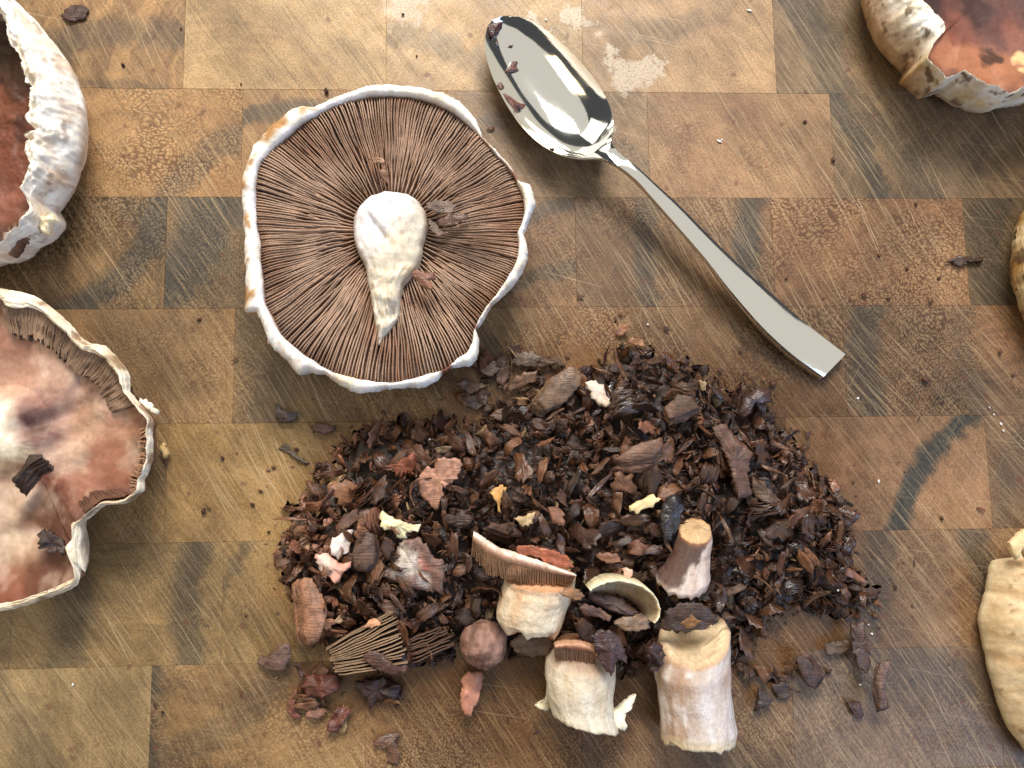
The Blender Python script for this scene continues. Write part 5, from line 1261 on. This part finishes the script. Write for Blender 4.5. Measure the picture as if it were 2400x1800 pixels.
big('dull tan flake below the curled cap fragment', SB, [(1160,760),(1220,710),(1340,700),(1420,730),(1400,790),(1300,815),(1220,800)], (136,108,86), z=.0190, th=.0012, rough=.0012)
big('brown scrap tucked against the right of the collared stem', SB, [(795,560),(840,510),(920,520),(965,570),(920,605),(850,590)], (148,108,76), z=.0245, th=.001)

# crumbs stuck in the spoon's bowl
for P, rgb, lb in (([(80,110),(105,85),(140,88),(138,115),(118,145),(100,165),(82,140)], (66,38,34), 'dark crumb stuck at the tip of the spoon bowl'), ([(165,285),(180,255),(205,258),(200,280),(210,290),(185,300),(160,315),(150,305)], (96,62,54), 'ragged brown crumb in the middle left of the spoon bowl'),
                   ([(115,355),(135,345),(148,362),(135,385),(120,370)], (98,62,52), 'small crumb near the left rim of the spoon bowl'), ([(145,400),(175,410),(200,425),(240,432),(225,455),(200,450),(205,480),(190,482),(165,440)], (110,68,56), 'reddish crumb streak along the left rim of the spoon bowl'),
                   ([(108,180),(120,172),(124,185),(115,190)], (90,60,52), 'tiny crumb below the dark one at the spoon tip'), ([(168,192),(186,188),(184,196),(172,196)], (96,64,54), 'tiny crumb near the upper middle of the spoon bowl'), ([(340,625),(362,622),(360,632)], (120,80,60), 'tiny speck at the neck end of the spoon bowl')):
    cx = sum(p[0] for p in P) / len(P); cy = sum(p[1] for p in P) / len(P)
    z = SURF(*SP((cx, cy))) + .0009
    pts = [(w.x, w.y) for w in (W(*SP(p), z) for p in dens(P, 8))]
    v, f = plate_mesh(pts, z, .0009, (-.25, .05) if cx < 250 else (0, 0), .15, .0005, cx, .0003)
    o = mk('gill_crumb', v, f, WET, None, origin=(pts[0][0], pts[0][1], z - .001), col=[S(*rgb)] * len(v), colour=(1, 1, 1)); tag(o, lb, 'crumb')

# crumbs scattered over the bare wood
spots = [(265,140,5),(705,197,7),(1060,278,9),(1740,262,5),(1800,345,7),(1465,432,7),(1255,640,10),(1780,640,9),(1865,638,9),(1920,645,5),(1900,550,5),(2000,820,9),(1985,905,7),(2120,1100,9),(1975,1215,11),(1330,690,7),(1440,710,8),(1500,830,8),(1555,800,7),(1770,815,10),
         (415,709,8),(508,776,9),(430,690,5),(450,1095,10),(440,1105,7),(455,1210,7),(350,1540,4),(335,1522,7),(480,1520,9),(520,1498,6),(1120,648,9),(1980,440,5),(1960,580,5),(2010,650,6),(2060,690,6),(2160,760,6),(2190,810,5),(2030,600,5),(1700,600,5),(1670,830,8),(1650,818,6),(640,970,5),(590,1010,5),(545,1090,5),(580,1150,4),(560,1060,4),(480,990,5),
         (1790,1140,6),(1720,985,10),(1850,1000,6),(2035,1120,5),(1935,1270,5),(1340,680,6),(960,1660,4),(930,1590,6),(1070,1510,12),(1085,1565,10),(1120,1545,9),(1040,1480,8),(690,1500,7),(740,1565,9),(860,1640,5),(560,1430,5),(530,1330,4),(620,1200,6),(595,1135,6),(1745,940,9),(1760,1000,7),(1870,1240,8),(1890,1330,8),(1700,1430,9),(1650,1450,10),(1560,1440,9),(1790,1450,7),(520,180,3),(900,120,3),(870,30,4),(390,60,3),(1560,600,4),(1600,760,5),(1225,770,8),(1000,850,7),(1075,830,8)]
for x, y, s in spots:
    w = W(*DS((x, y)), .0008)
    if s >= 6: flake(w.x, w.y, .0006 + s * .00004, s * .000150, rand_rot(.12), tuple(c * .8 for c in random.choice(BROWNS)), kinds=('flake', 'chunk', 'sliver'), name='gill_crumb', label='small dark crumb lying alone on bare wood', cat='crumb', group='loose crumbs on bare wood')
    else: flake(w.x, w.y, .0005, s * .00015, rand_rot(.2), tuple(c * .7 for c in random.choice(BROWNS)), kinds=('chunk',), name='gill_crumb', label='tiny dark speck lying on bare wood', cat='crumb', group='tiny specks on bare wood')
# white grains scattered about
V, Fc, Cc = [], [], []
gr = [(1560,300),(1555,303),(1050,165),(1880,1290),(1878,1350),(1885,1370),(1600,870),(2015,145),(2140,880),(2150,895),(2165,915),(2170,930),(1840,1165),(1795,1270),(1730,1000),(1310,840),(930,950),(1855,860),(1860,1480),(1400,700),(2120,70),(155,1480),(770,290),(1250,60),(1180,40),(1620,20),(1900,1040),(1870,1240)]
for x, y in gr:
    q = DS((x, y)); w = W(*q, .001); z = heap_h(w.x, w.y) + .0016 if sdist(HP, w.x, w.y) > 0 else .0004
    s = random.uniform(.0003, .0006); M = rand_rot(.5).to_matrix(); b = len(V); l = random.choice((1, 1.2, 2.2))
    for dx, dy, dz in ((1, 0, 0), (-1, 0, 0), (0, 1, 0), (0, -1, 0), (0, 0, .8), (0, 0, -.8)):
        k = M @ Vector((dx * s * l, dy * s, dz * s)); V.append((w.x + k.x, w.y + k.y, z + k.z))
    Fc += [tuple(b + i for i in t) for t in ((0, 2, 4), (2, 1, 4), (1, 3, 4), (3, 0, 4), (2, 0, 5), (1, 2, 5), (3, 1, 5), (0, 3, 5))]; Cc += [S(240, 234, 224)] * 6
o = mk('white_grains', V, Fc, FLESH, None, origin=(0, -.1, 0), smooth=False, col=Cc); tag(o, 'tiny white grains sprinkled over wood and heap', 'grains', None, 'stuff')

# ------------------------------------------------------------------ say which flake is which: look, side and nearest landmark
RI = RM.transposed()
def to_px(v):
    d = RI @ (Vector(v) - Vector(CAM_LOC)); return (1200 + F * d.x / -d.z, 900 - F * d.y / -d.z)
MARKS = [('the pink saw-toothed flake', P1((1300, 1030))), ('the rust-red comb', P1((1060, 920))), ('the cream strip', P1((1040, 1300))), ('the white torn chunk', BL((660, 210))), ('the white-dusted wedge', BL((1120, 350))),
         ('the fan of gills', BL((820, 850))), ('the tan gill stack', BL((460, 640))), ('the round knob', SB((270, 900))), ('the collared stem', SB((600, 600))), ('the curled cap fragment', SB((1220, 600))), ('the hollow stem', SB((1700, 1000))),
         ('the bruised stem', SB((1700, 300))), ('the middle stem', SB((930, 1100))), ('the blue-black oblong', PR((760, 1250))), ('the cream chip', PR((590, 1175))), ('the thick central stack', PR((560, 850))), ('the white scrap', PR((290, 450))),
         ('the chocolate gill block', PR((820, 540))), ('the long brown flake', PR((1160, 880))), ('the glossy curl', PR((1300, 500))), ('the striated sliver', PR((1390, 1110))), ('the striped stack', P1((2100, 420))), ('the golden bit', P1((1690, 1120))),
         ('the spoon bowl', SP((330, 380))), ('the spoon handle', SP((1000, 1060))), ('the spoon tip', SP((1535, 1550))), ('the whole mushroom', M1((805, 830))), ('the upper left cap', (60, 280)), ('the pink scraped cap', (150, 1040)), ('the upper right cap', (2280, 90)),
         ('the lower right cap', (2370, 1500)), ('the dark slate arc', (2180, 1110)), ('the rightmost flake', RC((1600, 540))), ('the far curled stack', BR((1720, 1380))), ('the salmon scrap', SB((180, 1240))), ('the bottom left corner', (60, 1760)), ('the bottom edge', (1000, 1790))]
def tone(c, wet):
    l = sum(c) / 3; r = c[0] / max(1e-6, c[2])
    a = 'pale' if l > .14 else 'tan' if l > .085 else 'brown' if l > .05 else 'dark'
    return ('glossy ' if wet else 'reddish ' if r > 2.9 and l > .05 else '') + a
WORDS = {'flake': 'gill flake', 'curl': 'curled gill flake', 'sliver': 'gill sliver', 'stack': 'layered gill piece', 'chunk': 'gill crumb'}
bucket = {}
for o, kd, c, wet in NAMED:
    x, y = to_px(o.location)
    nm, (mx, my) = min(MARKS, key=lambda m: math.hypot(m[1][0] - x, m[1][1] - y)); dx, dy = x - mx, y - my
    side = ('right of' if dx > 0 else 'left of') if abs(dx) > abs(dy) else ('below' if dy > 0 else 'above')
    where = {'gill flakes on top of the heap': '', 'gill flakes loose beside the heap': ' on wood', 'loose crumbs on bare wood': ' on bare wood', 'tiny specks on bare wood': ' speck on wood'}[o['group']]
    sz = ''
    bucket.setdefault((sz + tone(c, wet) + ' ' + WORDS[kd] + where, side, nm), []).append((math.hypot(dx, dy), o))
ORD = ['nearest', 'second nearest', 'third nearest', 'fourth nearest', 'fifth nearest', 'sixth nearest', 'seventh nearest', 'eighth nearest', 'ninth nearest']
for (what, side, nm), L in bucket.items():
    L.sort(key=lambda q: q[0])
    for i, (d, o) in enumerate(L):
        o['label'] = '%s, %s %s' % (what, side, nm) if len(L) == 1 else '%s, %s %s, %s' % (what, side, nm, ORD[min(i, 8)])
